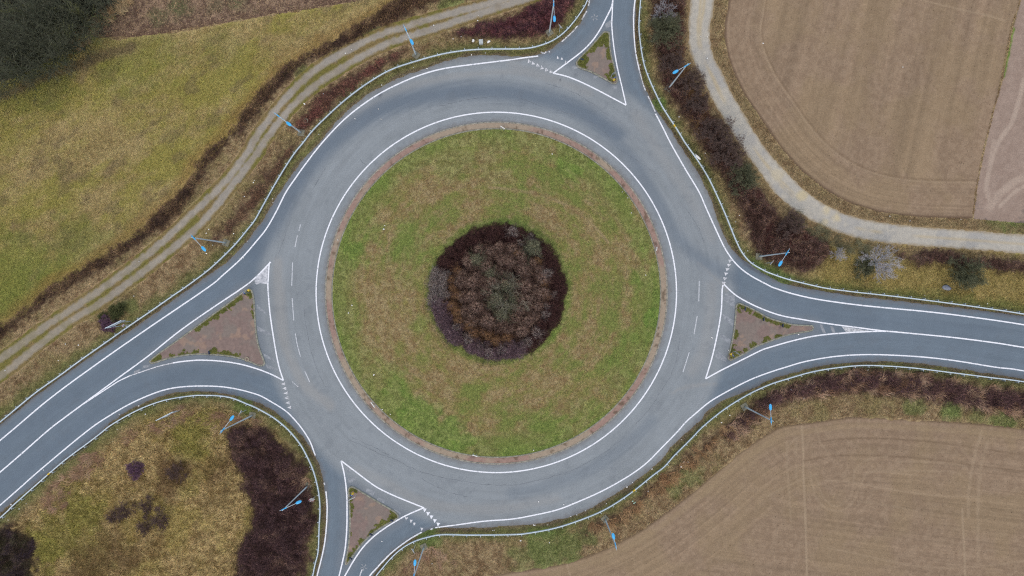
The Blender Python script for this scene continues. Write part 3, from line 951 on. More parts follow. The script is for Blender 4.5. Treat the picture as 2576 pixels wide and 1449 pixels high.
# south splitter
marking([([(858, 1159), (867, 1198), (872, 1241), (873, 1286), (872, 1336), (868, 1381), (861, 1416), (853, 1449), (843, 1490), (828, 1600), (815, 1740)], LW), ([(859, 1159.5), (894, 1186), (944, 1223), (994, 1248), (1067, 1277.5)], LW),
         ([(1067, 1277), (1019, 1298), (969, 1328), (931, 1358), (901, 1393), (868, 1448), (846, 1492)], LW)], M['paint'])
SW_LINE = [(-480, 1685), (-300, 1527), (0, 1271), (100, 1183), (217, 1086), (275, 1046), (337, 1011), (400, 985), (450, 974), (512, 971), (575, 975), (644, 991.5), (681, 1010), (719, 1034), (744, 1059), (765, 1086), (781, 1113), (793, 1146)]
marking([(SW_LINE, .2)], M['paint'])
marking([([(820, 1236), (823, 1273), (822, 1311), (819, 1348), (814, 1381), (806, 1416), (798, 1448), (785, 1510), (770, 1610), (758, 1750)], .2)], M['paint'])
marking([([(815, 1214), (816.5, 1220)], .2), ([(1083, 1332.5), (1089, 1329)], .25)], M['paint_worn'])
# west splitter
marking([([(680, 659), (677, 664), (675, 699), (674, 724), (679, 786), (690, 861), (701, 919), (713, 957)], LW), ([(681, 659), (644, 697), (610, 724), (525, 781), (450, 834), (375, 894), (300, 949), (250, 986), (212, 1014), (162, 1051), (117, 1086), (0, 1188), (-300, 1440), (-480, 1590)], LW),
         ([(713, 957), (681, 941), (644, 927), (600, 915), (550, 908), (500, 906), (462, 909), (435, 913)], LW), ([(325, 946), (300, 958), (287, 966), (250, 990), (212, 1015)], .17)], M['paint'])
marking([([(435, 913), (400, 921), (375, 929), (325, 946)], .15)], M['paint_worn'], edge=.5)
# lane dashes
DASH = [[(756, 564), (752, 581)], [(748, 592), (742, 622)], [(736, 659), (734, 719)], [(735, 750), (739, 806)], [(743, 839), (748, 868), (756, 897)], [(767, 934), (779, 961)],
        [(1759, 706), (1758, 758)], [(1754, 795), (1746, 840)], [(1734, 886), (1718, 936)]]
marking([([d[0]] + d[1:], .15) for d in DASH], mat_plain('dash_paint', (196, 202, 208), .7, size=.3, rgb2=(150, 156, 162), lo=.35, hi=.5), 'lane_dashes')


def tris(lst, ang, w, h, mat, name='give_way_marks'):
    mb = MB()
    for (dx, dy) in lst:
        x, y = W((dx, dy))
        c, s = math.cos(ang), math.sin(ang)
        pts = [(h / 2, 0), (-h / 2, -w / 2), (-h / 2, w / 2)]
        mb.add([(x + a * c - b * s, y + a * s + b * c, ZM) for a, b in pts], [(0, 2, 1)] if False else [(0, 2, 1)[::-1]])
    return tag(mb.build(name, mat), kind='structure')


tris([(1330.5, 152.5), (1340.5, 158), (1352, 163), (1363, 169), (1374, 174), (1385, 178.5)], R_(103), .58, .62, M['paint_worn'])
tris([(1838, 655), (1835, 666), (1831, 677), (1828, 688), (1825, 700), (1822, 711)], R_(20), .55, .6, M['paint_worn'])
tris([(712, 966), (715, 977), (718, 989), (720, 1001), (723, 1013.5), (727, 1025)], R_(183), .5, .66, M['paint_worn'])
tris([(1068, 1284), (1076.5, 1293), (1085, 1301.5), (1093.5, 1311), (1102, 1320)], R_(262), .6, .62, M['paint'])
# worn hatching, old teeth and ghost marks
mb = MB()


def ghost(pts, mat, name='worn_marking'):
    q = P(pts)
    m = MB().add([(a, b, .003) for a, b in q], [tuple(range(len(q)))[::-1]])
    return tag(m.build(name, mat), kind='structure')


ghost([(674, 668), (672, 715), (655, 712), (645, 716), (642, 712), (640, 703)][::-1], mat_plain('hatch_paint', (208, 212, 218), .8, size=.5, rgb2=(146, 152, 160), lo=.36, hi=.6))
for pts in ([(646, 765), (671, 788), (672, 794), (646, 775)], [(647, 820), (680, 838), (682, 846), (648, 832)], [(662, 888), (692, 905), (694, 912), (666, 898)], [(668, 916), (697, 926), (699, 932), (672, 926)],
            [(360, 920), (378, 917), (372, 924), (358, 927)], [(338, 933), (354, 928), (350, 936), (336, 940)],
            [(1822, 738), (1848, 742), (1848, 778), (1840, 770), (1822, 756)], [(1818, 788), (1845, 806), (1844, 822), (1817, 800)], [(1813, 838), (1838, 855), (1836, 866), (1812, 850)], [(1802, 880), (1828, 902), (1826, 910), (1798, 900)],
            [(2062, 816), (2068, 816), (2078, 838), (2070, 839)], [(2088, 820), (2096, 821), (2102, 837), (2094, 838)], [(870, 1175), (884, 1178), (880, 1188), (872, 1186)], [(874, 1205), (898, 1198), (890, 1212), (876, 1216)],
            [(990, 1280), (1006, 1288), (1010, 1294), (994, 1288)], [(922, 1228), (944, 1236), (938, 1248), (920, 1236)], [(950, 1252), (970, 1258), (964, 1266), (948, 1260)],
            [(1490, 195), (1508, 180), (1512, 186), (1496, 200)], [(1436, 168), (1456, 160), (1458, 170), (1440, 176)], [(1522, 60), (1537, 50), (1537, 66), (1524, 72)], [(1540, 218), (1552, 214), (1552, 222), (1542, 226)]):
    ghost(pts[::-1], M['paint_faint'])
ghost([(2117, 821), (2142, 825), (2190, 832.5), (2150, 834.5), (2128, 835)][::-1], mat_plain('hatch_paint_east', (204, 208, 212), .8, size=.4, rgb2=(140, 147, 152), lo=.38, hi=.56))
tris([(1403, 144), (1413, 146.5), (1423, 155)], R_(103), .4, .45, M['paint_worn'], 'old_give_way_marks')
tris([(1022, 1305.5), (1034, 1311.5), (1042, 1319), (1061, 1332)], R_(262), .5, .55, M['paint_worn'], 'old_give_way_marks')
for c_, a_ in (((1496, 43.5), .1), ((915, 1427), .5)):
    x, y = W(c_)
    m = MB()
    for k in range(5):
        g = a_ + k * 1.26 + .3
        m.add([(x, y, .0035), (x + .5 * math.cos(g - .2), y + .5 * math.sin(g - .2), .0035), (x + .62 * math.cos(g + .25), y + .62 * math.sin(g + .25), .0035)], [(0, 1, 2)])
    tag(m.build('worn_arrow_marking', M['paint_faint']), kind='structure')
marking([([(1360, 130), (1368, 134), (1374, 130)], .25), ([(1381, 131), (1383, 129)], .2), ([(911, 1432), (905, 1449)], .2), ([(735, 960), (750, 973)], .08)], M['paint_worn'], 'worn_marking', z=.0045, edge=.6)

# cracks in the asphalt
CR = [[(765, 770), (767, 800), (771, 824), (779, 864), (786, 893), (794, 919), (806, 949), (819, 974)], [(879, 1106), (910, 1120), (944, 1136), (994, 1156), (1044, 1181), (1106, 1200), (1169, 1211), (1219, 1219), (1288, 1220), (1338, 1212), (1400, 1196), (1450, 1178), (1513, 1143), (1563, 1106)],
      [(1600, 1066), (1638, 1024), (1668, 976), (1688, 944), (1703, 899), (1710, 850)], [(1288, 237), (1363, 268), (1413, 280), (1463, 297), (1500, 317), (1538, 350)], [(1375, 210), (1438, 230), (1475, 250), (1530, 290)], [(1550, 370), (1600, 402), (1650, 437)],
      [(1725, 524), (1755, 570), (1770, 610)], [(730, 550), (715, 600), (700, 640)], [(1008, 190), (1100, 172)], [(1180, 1140), (1225, 1152), (1270, 1160)], [(885, 1100), (930, 1120), (980, 1145)], [(1060, 1205), (1130, 1238), (1190, 1250)],
      [(1100, 268), (1180, 250), (1250, 243)], [(820, 420), (790, 470)], [(905, 400), (925, 418), (935, 412)]]
V, F, n = [], [], 0
for c_ in CR:
    p = resample(smooth(P(c_), 5), .45)
    p = p + RNG.normal(0, .05, p.shape)
    v, f = ribbon(p, .05, .0022, edge=1.2)
    V.append(v); F.append(f + n); n += len(v)
tag(obj('road_cracks', mesh_np('road_cracks', np.concatenate(V), np.concatenate(F)), M['crack']), kind='structure')

# ---------------------------------------------------------------- traffic islands
ISL_LABEL = {'N': 'triangular kerbed island with pinkish paving and mossy edges between the lanes of the top road',
             'E': 'triangular kerbed island tapering to a point between the lanes of the road on the right',
             'W': 'largest triangular kerbed island, pinkish paving, between the lanes of the road on the left',
             'S': 'triangular kerbed island with mossy strip and small dark posts, at the bottom road'}
def col_pav(x, y):
    n1, n2 = fbm(x, y, 2.2, 4, 151), fbm(x, y, .35, 3, 152)
    c = mix(L_(122, 107, 102), L_(140, 123, 116), n2)
    c = mix(c, L_(128, 121, 114), ss(.42, .62, n1) * .7)
    return mix(c, L_(160, 136, 118), ss(.62, .72, fbm(x, y, 1.1, 3, 153)) * .5)


MOSS = {'N': [(1525, 90, 16), (1530, 110, 12), (1508, 108, 12), (1488, 122, 12), (1535, 140, 7), (1537, 165, 8), (1543, 185, 12), (1460, 158, 15), (1470, 150, 12), (1534, 125, 7), (1538, 150, 6)],
        'E': [(1868, 772, 8), (1885, 780, 8), (1905, 792, 9), (1930, 803, 9), (1955, 812, 8), (1980, 817, 7), (1853, 835, 5), (1852, 845, 4), (1845, 882, 8), (1850, 893, 9), (1872, 880, 7), (1895, 868, 7), (1925, 858, 7), (1960, 850, 6)],
        'W': [(600, 750, 8), (580, 766, 9), (560, 782, 9), (540, 797, 9), (518, 813, 9), (500, 825, 6), (628, 738, 10), (638, 790, 6), (640, 770, 5), (460, 890, 8), (430, 897, 7), (490, 884, 7), (540, 882, 10), (565, 888, 9), (595, 892, 7), (395, 903, 10)],
        'S': [(883, 1232, 8), (881, 1250, 6), (880, 1275, 6), (879, 1300, 5), (985, 1300, 9), (970, 1316, 9), (950, 1330, 8), (930, 1345, 7), (912, 1362, 7), (898, 1382, 7), (886, 1398, 7), (876, 1410, 8), (878, 1340, 4)]}


def moss_S(k):
    m = np.full((NY, NX), 3.0)
    for a, b, r in MOSS[k]:
        x, y = W((a, b))
        m = np.minimum(m, np.hypot(MX - x, MY - y) - r / U * 1.35)
    band = -S['isl' + k] - (.75 + 1.6 * (fbm(MX, MY, .6, 3, 162) - .5))      # hugs the kerb
    return np.maximum.reduce([m + NZ1 * 1.0 - .12, np.where(m < -.35, -1, band), S['isl' + k] + .28])


def blades(name, x, y, z, L, wd, lean, cols, mat=None, parent=None, kind='stuff', label=None, dirs=None):
    """one triangle per blade"""
    n = len(x)
    a = RNG.random(n) * 2 * math.pi if dirs is None else dirs + RNG.normal(0, .5, n)
    L = L * (0.55 + 0.9 * RNG.random(n))
    e = np.clip(lean + RNG.normal(0, .25, n), 0.1, 1.45)          # from vertical
    dx, dy, dz = np.cos(a) * np.sin(e) * L, np.sin(a) * np.sin(e) * L, np.cos(e) * L
    w = wd * (0.6 + 0.8 * RNG.random(n))
    px, py = -np.sin(a) * w / 2, np.cos(a) * w / 2
    v = np.empty((n, 3, 3), np.float32)
    v[:, 0] = np.stack([x + px, y + py, z], 1)
    v[:, 1] = np.stack([x - px, y - py, z], 1)
    v[:, 2] = np.stack([x + dx, y + dy, z + dz], 1)
    F = np.arange(3 * n).reshape(n, 3)
    me = mesh_np(name, v.reshape(-1, 3), F, np.repeat(cols, 3, axis=0))
    o = obj(name, me, mat or M['leaf'], parent)
    if kind: o['kind'] = kind
    if label: o['label'] = label
    return o


def scatter(Sr, dens):
    """random points where raster Sr < 0, dens per m2"""
    js, is_ = np.where(Sr < 0)
    n = int(len(js) * H * H * dens)
    k = RNG.integers(0, len(js), n)
    return GX[is_[k]] + (RNG.random(n) - .5) * H, GY[js[k]] + (RNG.random(n) - .5) * H


def rcol(base, amp=.3):
    n = len(base)
    return base * (1 + amp * (RNG.random((n, 1)) * 2 - 1)) * (1 + .06 * (RNG.random((n, 3)) * 2 - 1))


for k in 'NEWS':
    g = P(ISL[k]).mean(axis=0)
    t = empty('traffic_island', (g[0], g[1], 0))
    tag(t, ISL_LABEL[k], 'traffic island')
    loc = (-g[0], -g[1], 0)
    pth = smooth(P(ISL[k]), 3, True)
    q = pth
    ar = 0.5 * np.sum(q[:, 0] * np.roll(q[:, 1], -1) - np.roll(q[:, 0], -1) * q[:, 1])
    tt = np.roll(q, -1, 0) - np.roll(q, 1, 0)
    tt /= np.linalg.norm(tt, axis=1)[:, None]
    nn = np.stack([-tt[:, 1], tt[:, 0]], 1) * (1 if ar > 0 else -1)      # inward
    o = stones('kerb', q + nn * .12, .24, -.02, .13, .9, (148, 149, 136), .12, parent=t)
    o.location = loc
    o = region('paving', S['isl' + k] + .22, 0.16, 0.10, col_pav, M['stone'], kind=None)
    o.parent = t; o.location = loc
    ms = moss_S(k)
    x, y = scatter(ms, 900)
    base = mix(L_(88, 96, 44), L_(124, 126, 70), fbm(x, y, .5, 3, 161))
    o = blades('moss', x, y, np.full(len(x), .1), .12, .06, 1.2, rcol(base, .25), parent=t, kind='stuff')
    o.location = loc
# ================================================================ ground cover
def z_lawn(x, y):
    return 0.06 + 0.35 * ss(R_GR, 9, np.hypot(x - CIR2[0], y - CIR2[1]))


DENS = 1.0
x, y = scatter(np.maximum(S['lawn'] + .05, R_BED - 1.0 - np.hypot(MX - BED[0], MY - BED[1])), 150 * DENS)
blades('lawn_grass', x, y, z_lawn(x, y), .16, .075, 1.05, rcol(col_lawn(x, y), .36) * 1.10)

mw = np.maximum(S['meadow'] + .2, 0.3 - BR['ditch'])
x, y = scatter(mw, 95 * DENS)
blades('meadow_grass', x, y, np.zeros(len(x)), .34, .085, 1.05, rcol(col_meadow(x, y), .30) * 1.14)

vg = np.maximum.reduce([ground_S + .62, -anyB + .1, -(S['track'] - .2), -(edge - .12)])
vg = np.maximum.reduce([vg, -(S['trackE'] - .25), -(S['woods'])])
x, y = scatter(vg, 120 * DENS)
c = col_verge(x, y)
blades('verge_grass', x, y, np.zeros(len(x)), .26, .075, 1.0, rcol(c, .42) * 1.12)

# rough herbs of the wild corner, taller
x, y = scatter(np.maximum(0.5 - SWM, -np.minimum(BR['sw'], BR['sw2']) + .2), 120 * DENS)
lump = fbm(x, y, .9, 3, 77, .7)
blades('rough_herbs', x, y, lump * .35, .42, .09, .95, rcol(col_verge(x, y) * (0.7 + .7 * lump)[:, None], .45) * 1.12)

# weeds between the wheel ruts
x, y = scatter(np.maximum(S['track'] + .1, .62 - ruts), 130 * DENS)
blades('track_grass', x, y, np.zeros(len(x)), .14, .045, 1.1, rcol(col_track(x, y), .3) * 1.1)

# stubble and straw bits in the strip above the meadow
x, y = scatter(S['stub'] + .2, 45 * DENS)
blades('maize_stubble', x, y, np.zeros(len(x)), .32, .055, 1.25, rcol(np.where((RNG.random(len(x)) < .4)[:, None], L_(176, 152, 120), L_(104, 84, 70)), .25))
# straw flecks on the tilled land
for nm, Sr in (('straw_flecks', S['fne'] + .3), ('straw_flecks', S['fse'] + .3)):
    x, y = scatter(Sr, .45)
    n = len(x)
    blades(nm, x, y, np.full(n, -.004), .22, .05, 1.42, rcol(np.where((RNG.random(n) < .55)[:, None], L_(168, 150, 116), L_(92, 78, 62)), .2))
x, y = scatter(np.maximum(S['fr'] + .2, GY[:, None] * 0 + 0 * MX - (MY - 13)), 10)

# ---------------------------------------------------------------- thickets
def thicket(name, Sr, dens, hgt, pal, label, L=.5, wd=.04, lean=.95, kind='stuff', wts=None, sz=1.6, seed=200, dens2=0):
    x, y = scatter(Sr, dens)
    n = len(x)
    d = -sample(Sr, x, y)
    keep = RNG.random(n) < .12 + .88 * ss(0, 1.5, d)
    x, y, d = x[keep], y[keep], d[keep]
    n = len(x)
    hh = hgt * np.clip(d / 0.9, .15, 1) * (0.3 + 1.3 * ss(.3, .68, fbm(x, y, 1.7, 3, seed)))
    z = hh * RNG.random(n) ** .6
    k = fbm(x, y, sz, 3, seed + 5) + RNG.normal(0, .07, n)
    k = np.clip((k - .28) / .44, 0, .999)
    pal = np.array([L_(*p) for p in pal])
    i = (k * len(pal)).astype(int)
    c = pal[i]
    c = c * (1 + 1.1 * (RNG.random(n) ** 3)[:, None])
    o = blades(name, x, y, z, L, wd * 1.3, lean, rcol(c, .5), kind=kind, label=label)
    return o


PAL_DK = [(74, 56, 50), (92, 70, 62), (70, 54, 54), (108, 86, 70), (98, 80, 72)]
thicket('brambles', BR['ditch'], 300, .8, [(66, 52, 46), (78, 60, 50), (104, 84, 62), (74, 56, 52), (118, 98, 74)], 'long dark bramble strip winding along the ditch beside the double-rut track', lean=.9, L=.5)
thicket('brambles', BR['ne'], 300, 1.0, PAL_DK + [(74, 50, 46)], 'dark bramble belt between the guardrail and the pale gravel track at upper right', L=.5)
thicket('brambles', BR['e'], 280, .8, PAL_DK, 'dark scrub strip directly below the gravel track at the right edge')
thicket('brambles', BR['sw'], 330, 1.3, [(68, 51, 52), (80, 60, 58), (64, 48, 50), (94, 74, 66)], 'large purple-black bramble mass inside the lower left guardrail bend', L=.45)
thicket('brambles', BR['sw2'], 280, 1.4, [(64, 60, 44), (58, 50, 46), (74, 62, 54), (60, 50, 56)], 'dark thicket in the bottom left corner')
thicket('red_scrub', BR['nred'], 330, .9, [(92, 58, 60), (78, 50, 56), (68, 48, 52), (110, 74, 72)], 'wine-red dogwood scrub behind the guardrail at the top', L=.45)
thicket('red_scrub', BR['nwred'], 240, .5, [(112, 74, 66), (100, 66, 60), (120, 90, 74), (88, 62, 56)], 'reddish scrub strip between the double-rut track and the upper left guardrail', L=.4)
thicket('brown_scrub', BR['nwbrown'], 170, .35, [(108, 84, 66), (92, 70, 58), (124, 100, 78)], 'thin brown scrub strip with litter left of the roundabout', L=.4)
thicket('brambles', BR['se'], 260, .9, [(78, 58, 58), (92, 70, 66), (70, 54, 58), (104, 80, 64)], 'dark scrub belt between the right-hand road and the lower field', L=.5)
thicket('brown_scrub', BR['se2'], 170, .5, [(118, 92, 66), (100, 76, 58), (132, 108, 78)], 'brown scrub along the lower right guardrail', L=.45)
thicket('undergrowth', np.maximum(S['woods'] + .5 + NZ1, -999), 150, 1.4, [(62, 58, 52), (56, 58, 48), (74, 64, 58), (66, 76, 54), (84, 82, 76)], 'dark tangled undergrowth below the bare trees at the top left', L=.7, wd=.05)


def strips(name, roots, dirs, L, wd, cols, label=None, droop=.6, up=.9, kind='stuff', parent=None):
    """arching stalks: 3 segments each"""
    n = len(roots)
    L = L * (.6 + .8 * RNG.random(n))
    el = np.clip(up + RNG.normal(0, .18, n), .15, 1.45)            # elevation angle at the root
    pts = [roots]
    a = dirs
    for s in range(3):
        e = el - droop * s * .55
        step = np.stack([np.cos(a) * np.cos(e), np.sin(a) * np.cos(e), np.sin(e)], 1) * (L / 3)[:, None]
        pts.append(pts[-1] + step)
        a = a + RNG.normal(0, .22, n)
    w = (wd * (.6 + .8 * RNG.random(n)))
    V = np.empty((n, 7, 3), np.float32)
    px = np.stack([-np.sin(dirs), np.cos(dirs), np.zeros(n)], 1)
    for s in range(3):
        ww = (w * (1 - .28 * s) / 2)[:, None]
        V[:, 2 * s] = pts[s] + px * ww
        V[:, 2 * s + 1] = pts[s] - px * ww
    V[:, 6] = pts[3]
    b = np.arange(n)[:, None] * 7
    Q = np.concatenate([b + np.array([[0, 1, 3, 2]]), b + np.array([[2, 3, 5, 4]])])
    T = b + np.array([[4, 5, 6]])
    me = mesh_np(name, V.reshape(-1, 3), [Q, T], np.repeat(cols, 7, axis=0))
    o = obj(name, me, M['leaf'], parent)
    if kind: o['kind'] = kind
    if label: o['label'] = label
    return o


def reeds(name, Sr, clumps_per_m2, per, L, base, label, flow=None, spread=.55, up=.75, wd=.035, r=.35):
    cx, cy = scatter(Sr, clumps_per_m2)
    m = len(cx)
    ca = (RNG.random(m) * 2 * math.pi) if flow is None else flow(cx, cy) + RNG.normal(0, .8, m)
    i = np.repeat(np.arange(m), per)
    n = len(i)
    rr, tt = r * np.sqrt(RNG.random(n)), RNG.random(n) * 2 * math.pi
    x, y = cx[i] + rr * np.cos(tt), cy[i] + rr * np.sin(tt)
    dirs = ca[i] + RNG.normal(0, spread, n)
    tone = np.repeat(.75 + .5 * RNG.random(m), per)[:, None]
    k = RNG.random(m)[i][:, None]
    c = (L_(*base[0]) * k + L_(*base[1]) * (1 - k)) * tone
    return strips(name, np.stack([x, y, np.zeros(n) + .1], 1), dirs, L, wd, rcol(c, .25), label=label, up=up)


out = lambda x, y: np.arctan2(y, x)
reeds('dry_reeds', BR['se'] + .3, 1.3, 26, 1.5, ((196, 168, 142), (140, 108, 86)), 'dry tan reeds lying in tufts over the dark scrub below the right-hand road', flow=out)
reeds('dry_reeds', BR['se2'] - .1, 1.4, 30, 1.4, ((190, 158, 118), (142, 108, 76)), 'dry brown reed tufts behind the lower right guardrail', flow=out)
rS = np.minimum.reduce([np.hypot(MX - W(c_)[0], MY - W(c_)[1]) - r_ for c_, r_ in [((440, 1050), 1.6), ((470, 1040), 1.2), ((520, 1045), 1.2), ((560, 1060), 1.5), ((600, 1055), 1.2), ((230, 1165), 1.6), ((255, 1150), 1.2), ((150, 1250), 2.0), ((135, 1262), 1.5),
          ((160, 1225), 1.5), ((400, 1070), 1.0), ((640, 1070), 1.2), ((205, 1190), 1.0), ((330, 1095), 1.2), ((745, 1180), .9), ((762, 1205), .8), ((1085, 1398), 1.4), ((1110, 1402), 1.2), ((1140, 1400), .8), ((1060, 1390), .6), ((1040, 1425), .8), ((1020, 1437), .9)]])
reeds('dry_reeds', rS, 1.6, 24, 1.3, ((178, 150, 124), (136, 104, 84)), 'reddish-brown dry reed tufts behind the lower left and bottom guardrails', flow=out)
wS = dist(smooth(P([(205, 118), (228, 96), (245, 74), (272, 50), (308, 26), (340, -10)]), 3), 3.0) - .7
reeds('dry_reeds', wS, 2.2, 26, 2.2, ((206, 182, 142), (166, 134, 96)), 'tall pale reeds along the edge of the woods at the top left', flow=lambda x, y: np.full(len(x), 2.4))
gS = dist(smooth(P([(1700, 60), (1708, 110), (1700, 150), (1742, 230), (1755, 260), (1748, 300), (1790, 340)]), 3), 3.0) - .9 + NZ1 * 2
reeds('dry_reeds', gS, 1.6, 22, 1.4, ((150, 122, 84), (118, 88, 62)), 'yellow-brown reed tufts at the edge of the upper right bramble belt')
kS = dist(smooth(P([(2000, 548), (2060, 590), (2130, 615), (2200, 628)]), 3), 3.0) - .9 + NZ1
reeds('dry_reeds', kS, 1.6, 24, 1.5, ((128, 126, 98), (96, 92, 70)), 'grey-green reeds fringing the bend of the gravel track', flow=lambda x, y: np.full(len(x), -.3))
# twiggy tan fringe over the ditch brambles
reeds('dry_stalks', BR['ditch'] + .1, .9, 14, .8, ((136, 112, 82), (96, 76, 58)), 'dry stalks sprinkled over the bramble strip along the ditch')
reeds('dry_stalks', BR['ne'] + .3, .5, 14, .9, ((128, 108, 98), (92, 72, 60)), 'dry stalks sprinkled over the upper right bramble belt')
reeds('dry_stalks', BR['sw'] + .3, .7, 12, .8, ((112, 92, 84), (88, 68, 66)), 'greyish stalks sprinkled over the large lower left bramble mass')


# ---------------------------------------------------------------- bare shrubs and trees
def seg_mesh(name, segs, cols, n=3):
    s = np.array([(*a, *b, r0, r1) for a, b, r0, r1 in segs], float)
    a, b = s[:, 0:3], s[:, 3:6]
    t = b - a
    t /= np.maximum(np.linalg.norm(t, axis=1), 1e-6)[:, None]
    up = np.where(np.abs(t[:, 2:3]) < .9, np.array([[0, 0, 1.]]), np.array([[1., 0, 0]]))
    u = np.cross(t, up)
    u /= np.linalg.norm(u, axis=1)[:, None]
    w = np.cross(t, u)
    m = len(s)
    V = np.empty((m, 2 * n, 3), np.float32)
    for k in range(n):
        g = 2 * math.pi * k / n
        d = u * math.cos(g) + w * math.sin(g)
        V[:, k] = a + d * s[:, 6:7]
        V[:, n + k] = b + d * s[:, 7:8]
    base = np.arange(m)[:, None] * 2 * n
    F = np.concatenate([base + np.array([[k, (k + 1) % n, n + (k + 1) % n, n + k]]) for k in range(n)])
    return mesh_np(name, V.reshape(-1, 3), F, np.repeat(cols, 2 * n, axis=0), smooth_=n > 4)


RMIN = .013


def grow(rnd, segs, p, d, L, r, depth, spread, tropism, kids, wig=.25, keep=.72):
    """one limb of three bent pieces, with side shoots"""
    q = Vector(p)
    d = Vector(d).normalized()
    rr = r
    for s in range(3):
        e = q + d * (L / 3)
        r2 = max(rr * .84, RMIN)
        segs.append((tuple(q), tuple(e), rr, r2))
        q, rr = e, r2
        if depth > 0:
            for _ in range(kids if s else max(kids - 1, 1)):
                ax = Vector((rnd.gauss(0, 1), rnd.gauss(0, 1), rnd.gauss(0, 1))).normalized()
                nd = (d + ax * spread + Vector((0, 0, tropism))).normalized()
                grow(rnd, segs, q, nd, L * keep * rnd.uniform(.7, 1.1), rr * .62, depth - 1, spread, tropism, kids, wig, keep)
        d = (d + Vector((rnd.gauss(0, wig), rnd.gauss(0, wig), rnd.gauss(0, wig * .6)))).normalized()


def crown_segs(seed, rad, hgt, limbs=9, depth=3, kids=2, r0=.06, spread=.75, trunk_h=.5, trop=.12, lowel=.2, keep=.62):
    rnd = random.Random(seed)
    tr, segs = [], []
    top = Vector((rnd.gauss(0, .05), rnd.gauss(0, .05), trunk_h))
    tr.append(((0, 0, -.1), tuple(top * .5), r0 * 1.5, r0 * 1.25))
    tr.append((tuple(top * .5), tuple(top), r0 * 1.25, r0 * 1.1))
    for i in range(limbs):
        a = 2 * math.pi * (i + rnd.uniform(-.35, .35)) / limbs
        el = rnd.uniform(lowel, 1.25)
        d = Vector((math.cos(a) * math.cos(el), math.sin(a) * math.cos(el), math.sin(el)))
        L = (rad * math.cos(el) + (hgt - trunk_h) * math.sin(el)) * rnd.uniform(.6, .8)
        grow(rnd, segs, top * rnd.uniform(.5, 1), d, L, r0 * rnd.uniform(.5, .75), depth, spread, trop, kids, keep=keep)
    return tr, segs


def tree_proto(name, seed, rad, hgt, col, label, group=None, cat='tree', amp=.25, **k):
    tr, segs = crown_segs(seed, rad, hgt, **k)
    t = empty(name)
    tag(t, label, cat, group)
    c = np.array([L_(*col)] * len(tr))
    obj('trunk', seg_mesh('trunk', tr, rcol(c, .1) * .9, 6), M['leaf'], t)
    base = np.array([L_(*col)] * len(segs))
    obj('crown', seg_mesh('crown', segs, rcol(base, amp)), M['leaf'], t)
    return t


def dup(t, loc, rz=0.0, sc=1.0, label=None):
    n = t.copy()
    C.objects.link(n)
    n.location, n.rotation_euler, n.scale = loc, (0, 0, rz), (sc, sc, sc)
    for ch in list(t.children):
        c2 = ch.copy()
        C.objects.link(c2)
        c2.parent = n
    if label: n['label'] = label
    return n


def put(t, loc, rz=0.0, sc=1.0, label=None):
    t.location, t.rotation_euler, t.scale = loc, (0, 0, rz), (sc, sc, sc)
    if label: t['label'] = label
    return t


rnd = random.Random(11)


def spots(first, places, z=0.0, group=None):
    """first tree object goes to place 0, copies to the rest; place = (photo x, photo y, scale, label)"""
    out_ = []
    for i, (px, py, sc, lab) in enumerate(places):
        x, y = lift((px, py), 1.2 * sc)
        o = put(first, (x, y, z), rnd.uniform(0, 6.28), sc, lab) if i == 0 else dup(first, (x, y, z), rnd.uniform(0, 6.28), sc, lab)
        if group: o['group'] = group
        out_.append(o)
    return out_


tA = tree_proto('bare_tree', 5, 3.3, 4.2, (190, 190, 196), '', depth=3, limbs=22, kids=2, r0=.11, keep=.52, trop=.03, spread=.5)
spots(tA, [(2205, 662, .78, 'largest pale grey bare tree, right of the bramble belt below the gravel track'), (1670, 38, .5, 'pale silvery bare tree standing in the brambles at the top'),
           (2107, 640, .3, 'small pale bare sapling between the dark brambles and the largest grey tree')])
tB = tree_proto('bare_bush', 6, 2.2, 2.6, (114, 98, 92), '', cat='bush', depth=4, limbs=13, kids=2, r0=.06, keep=.58)
spots(tB, [(1800, 335, 1.0, 'wide grey-brown bare bush in the belt right of the guardrail with the yellow band'), (1830, 385, 1.0, 'dark greenish bare bush at the widest part of the upper right belt'), (1740, 205, .75, 'bare bush beside the leaning lamp post at the upper right'),
           (1755, 262, .7, 'bare bush below the lamp post at the upper right'), (1690, 160, .7, 'mauve bare bush left of the upper right lamp post'), (1985, 562, .8, 'bare bush at the inner bend of the gravel track')])
tB2 = tree_proto('evergreen_bush', 16, 2.5, 2.2, (112, 116, 92), '', cat='bush', depth=4, limbs=18, kids=2, r0=.04, keep=.66, amp=.35)
spots(tB2, [(2425, 690, .8, 'round dark green bush near the right edge below the gravel track'), (1868, 450, .7, 'dark green bush in the middle of the upper right bramble belt'), (1672, 80, .8, 'dark bush right below the silvery bare tree at the top'), (2172, 672, .5, 'dark green bush tucked against the largest grey bare tree')])
tB3 = tree_proto('dark_bush', 26, 1.3, 1.0, (112, 94, 88), '', cat='bush', depth=3, limbs=14, kids=2, r0=.03, keep=.68, amp=.3)
spots(tB3, [(312, 1288, 1.0, 'darkest round bush in the lower left wild patch'), (284, 1300, .8, 'small dark bush touching the darkest one on its left'), (402, 1308, 1.15, 'dark purple bush, right one of the group in the lower left wild patch'), (362, 1325, .9, 'dark bush below and between the others in the lower left wild patch'),
            (368, 1274, .9, 'dark bush at the top of the group in the lower left wild patch'), (440, 1190, 1.0, 'brown bush in rough grass between the dark group and the bramble mass')])
tB4 = tree_proto('purple_bush', 36, 1.25, 1.0, (128, 100, 120), '', cat='bush', depth=4, limbs=14, kids=2, r0=.03, keep=.68, amp=.2)
spots(tB4, [(335, 1182, .85, 'lone mauve-purple bush in the yellow grass at lower left'), (272, 815, .8, 'purple bush behind the long sign board on the left')])
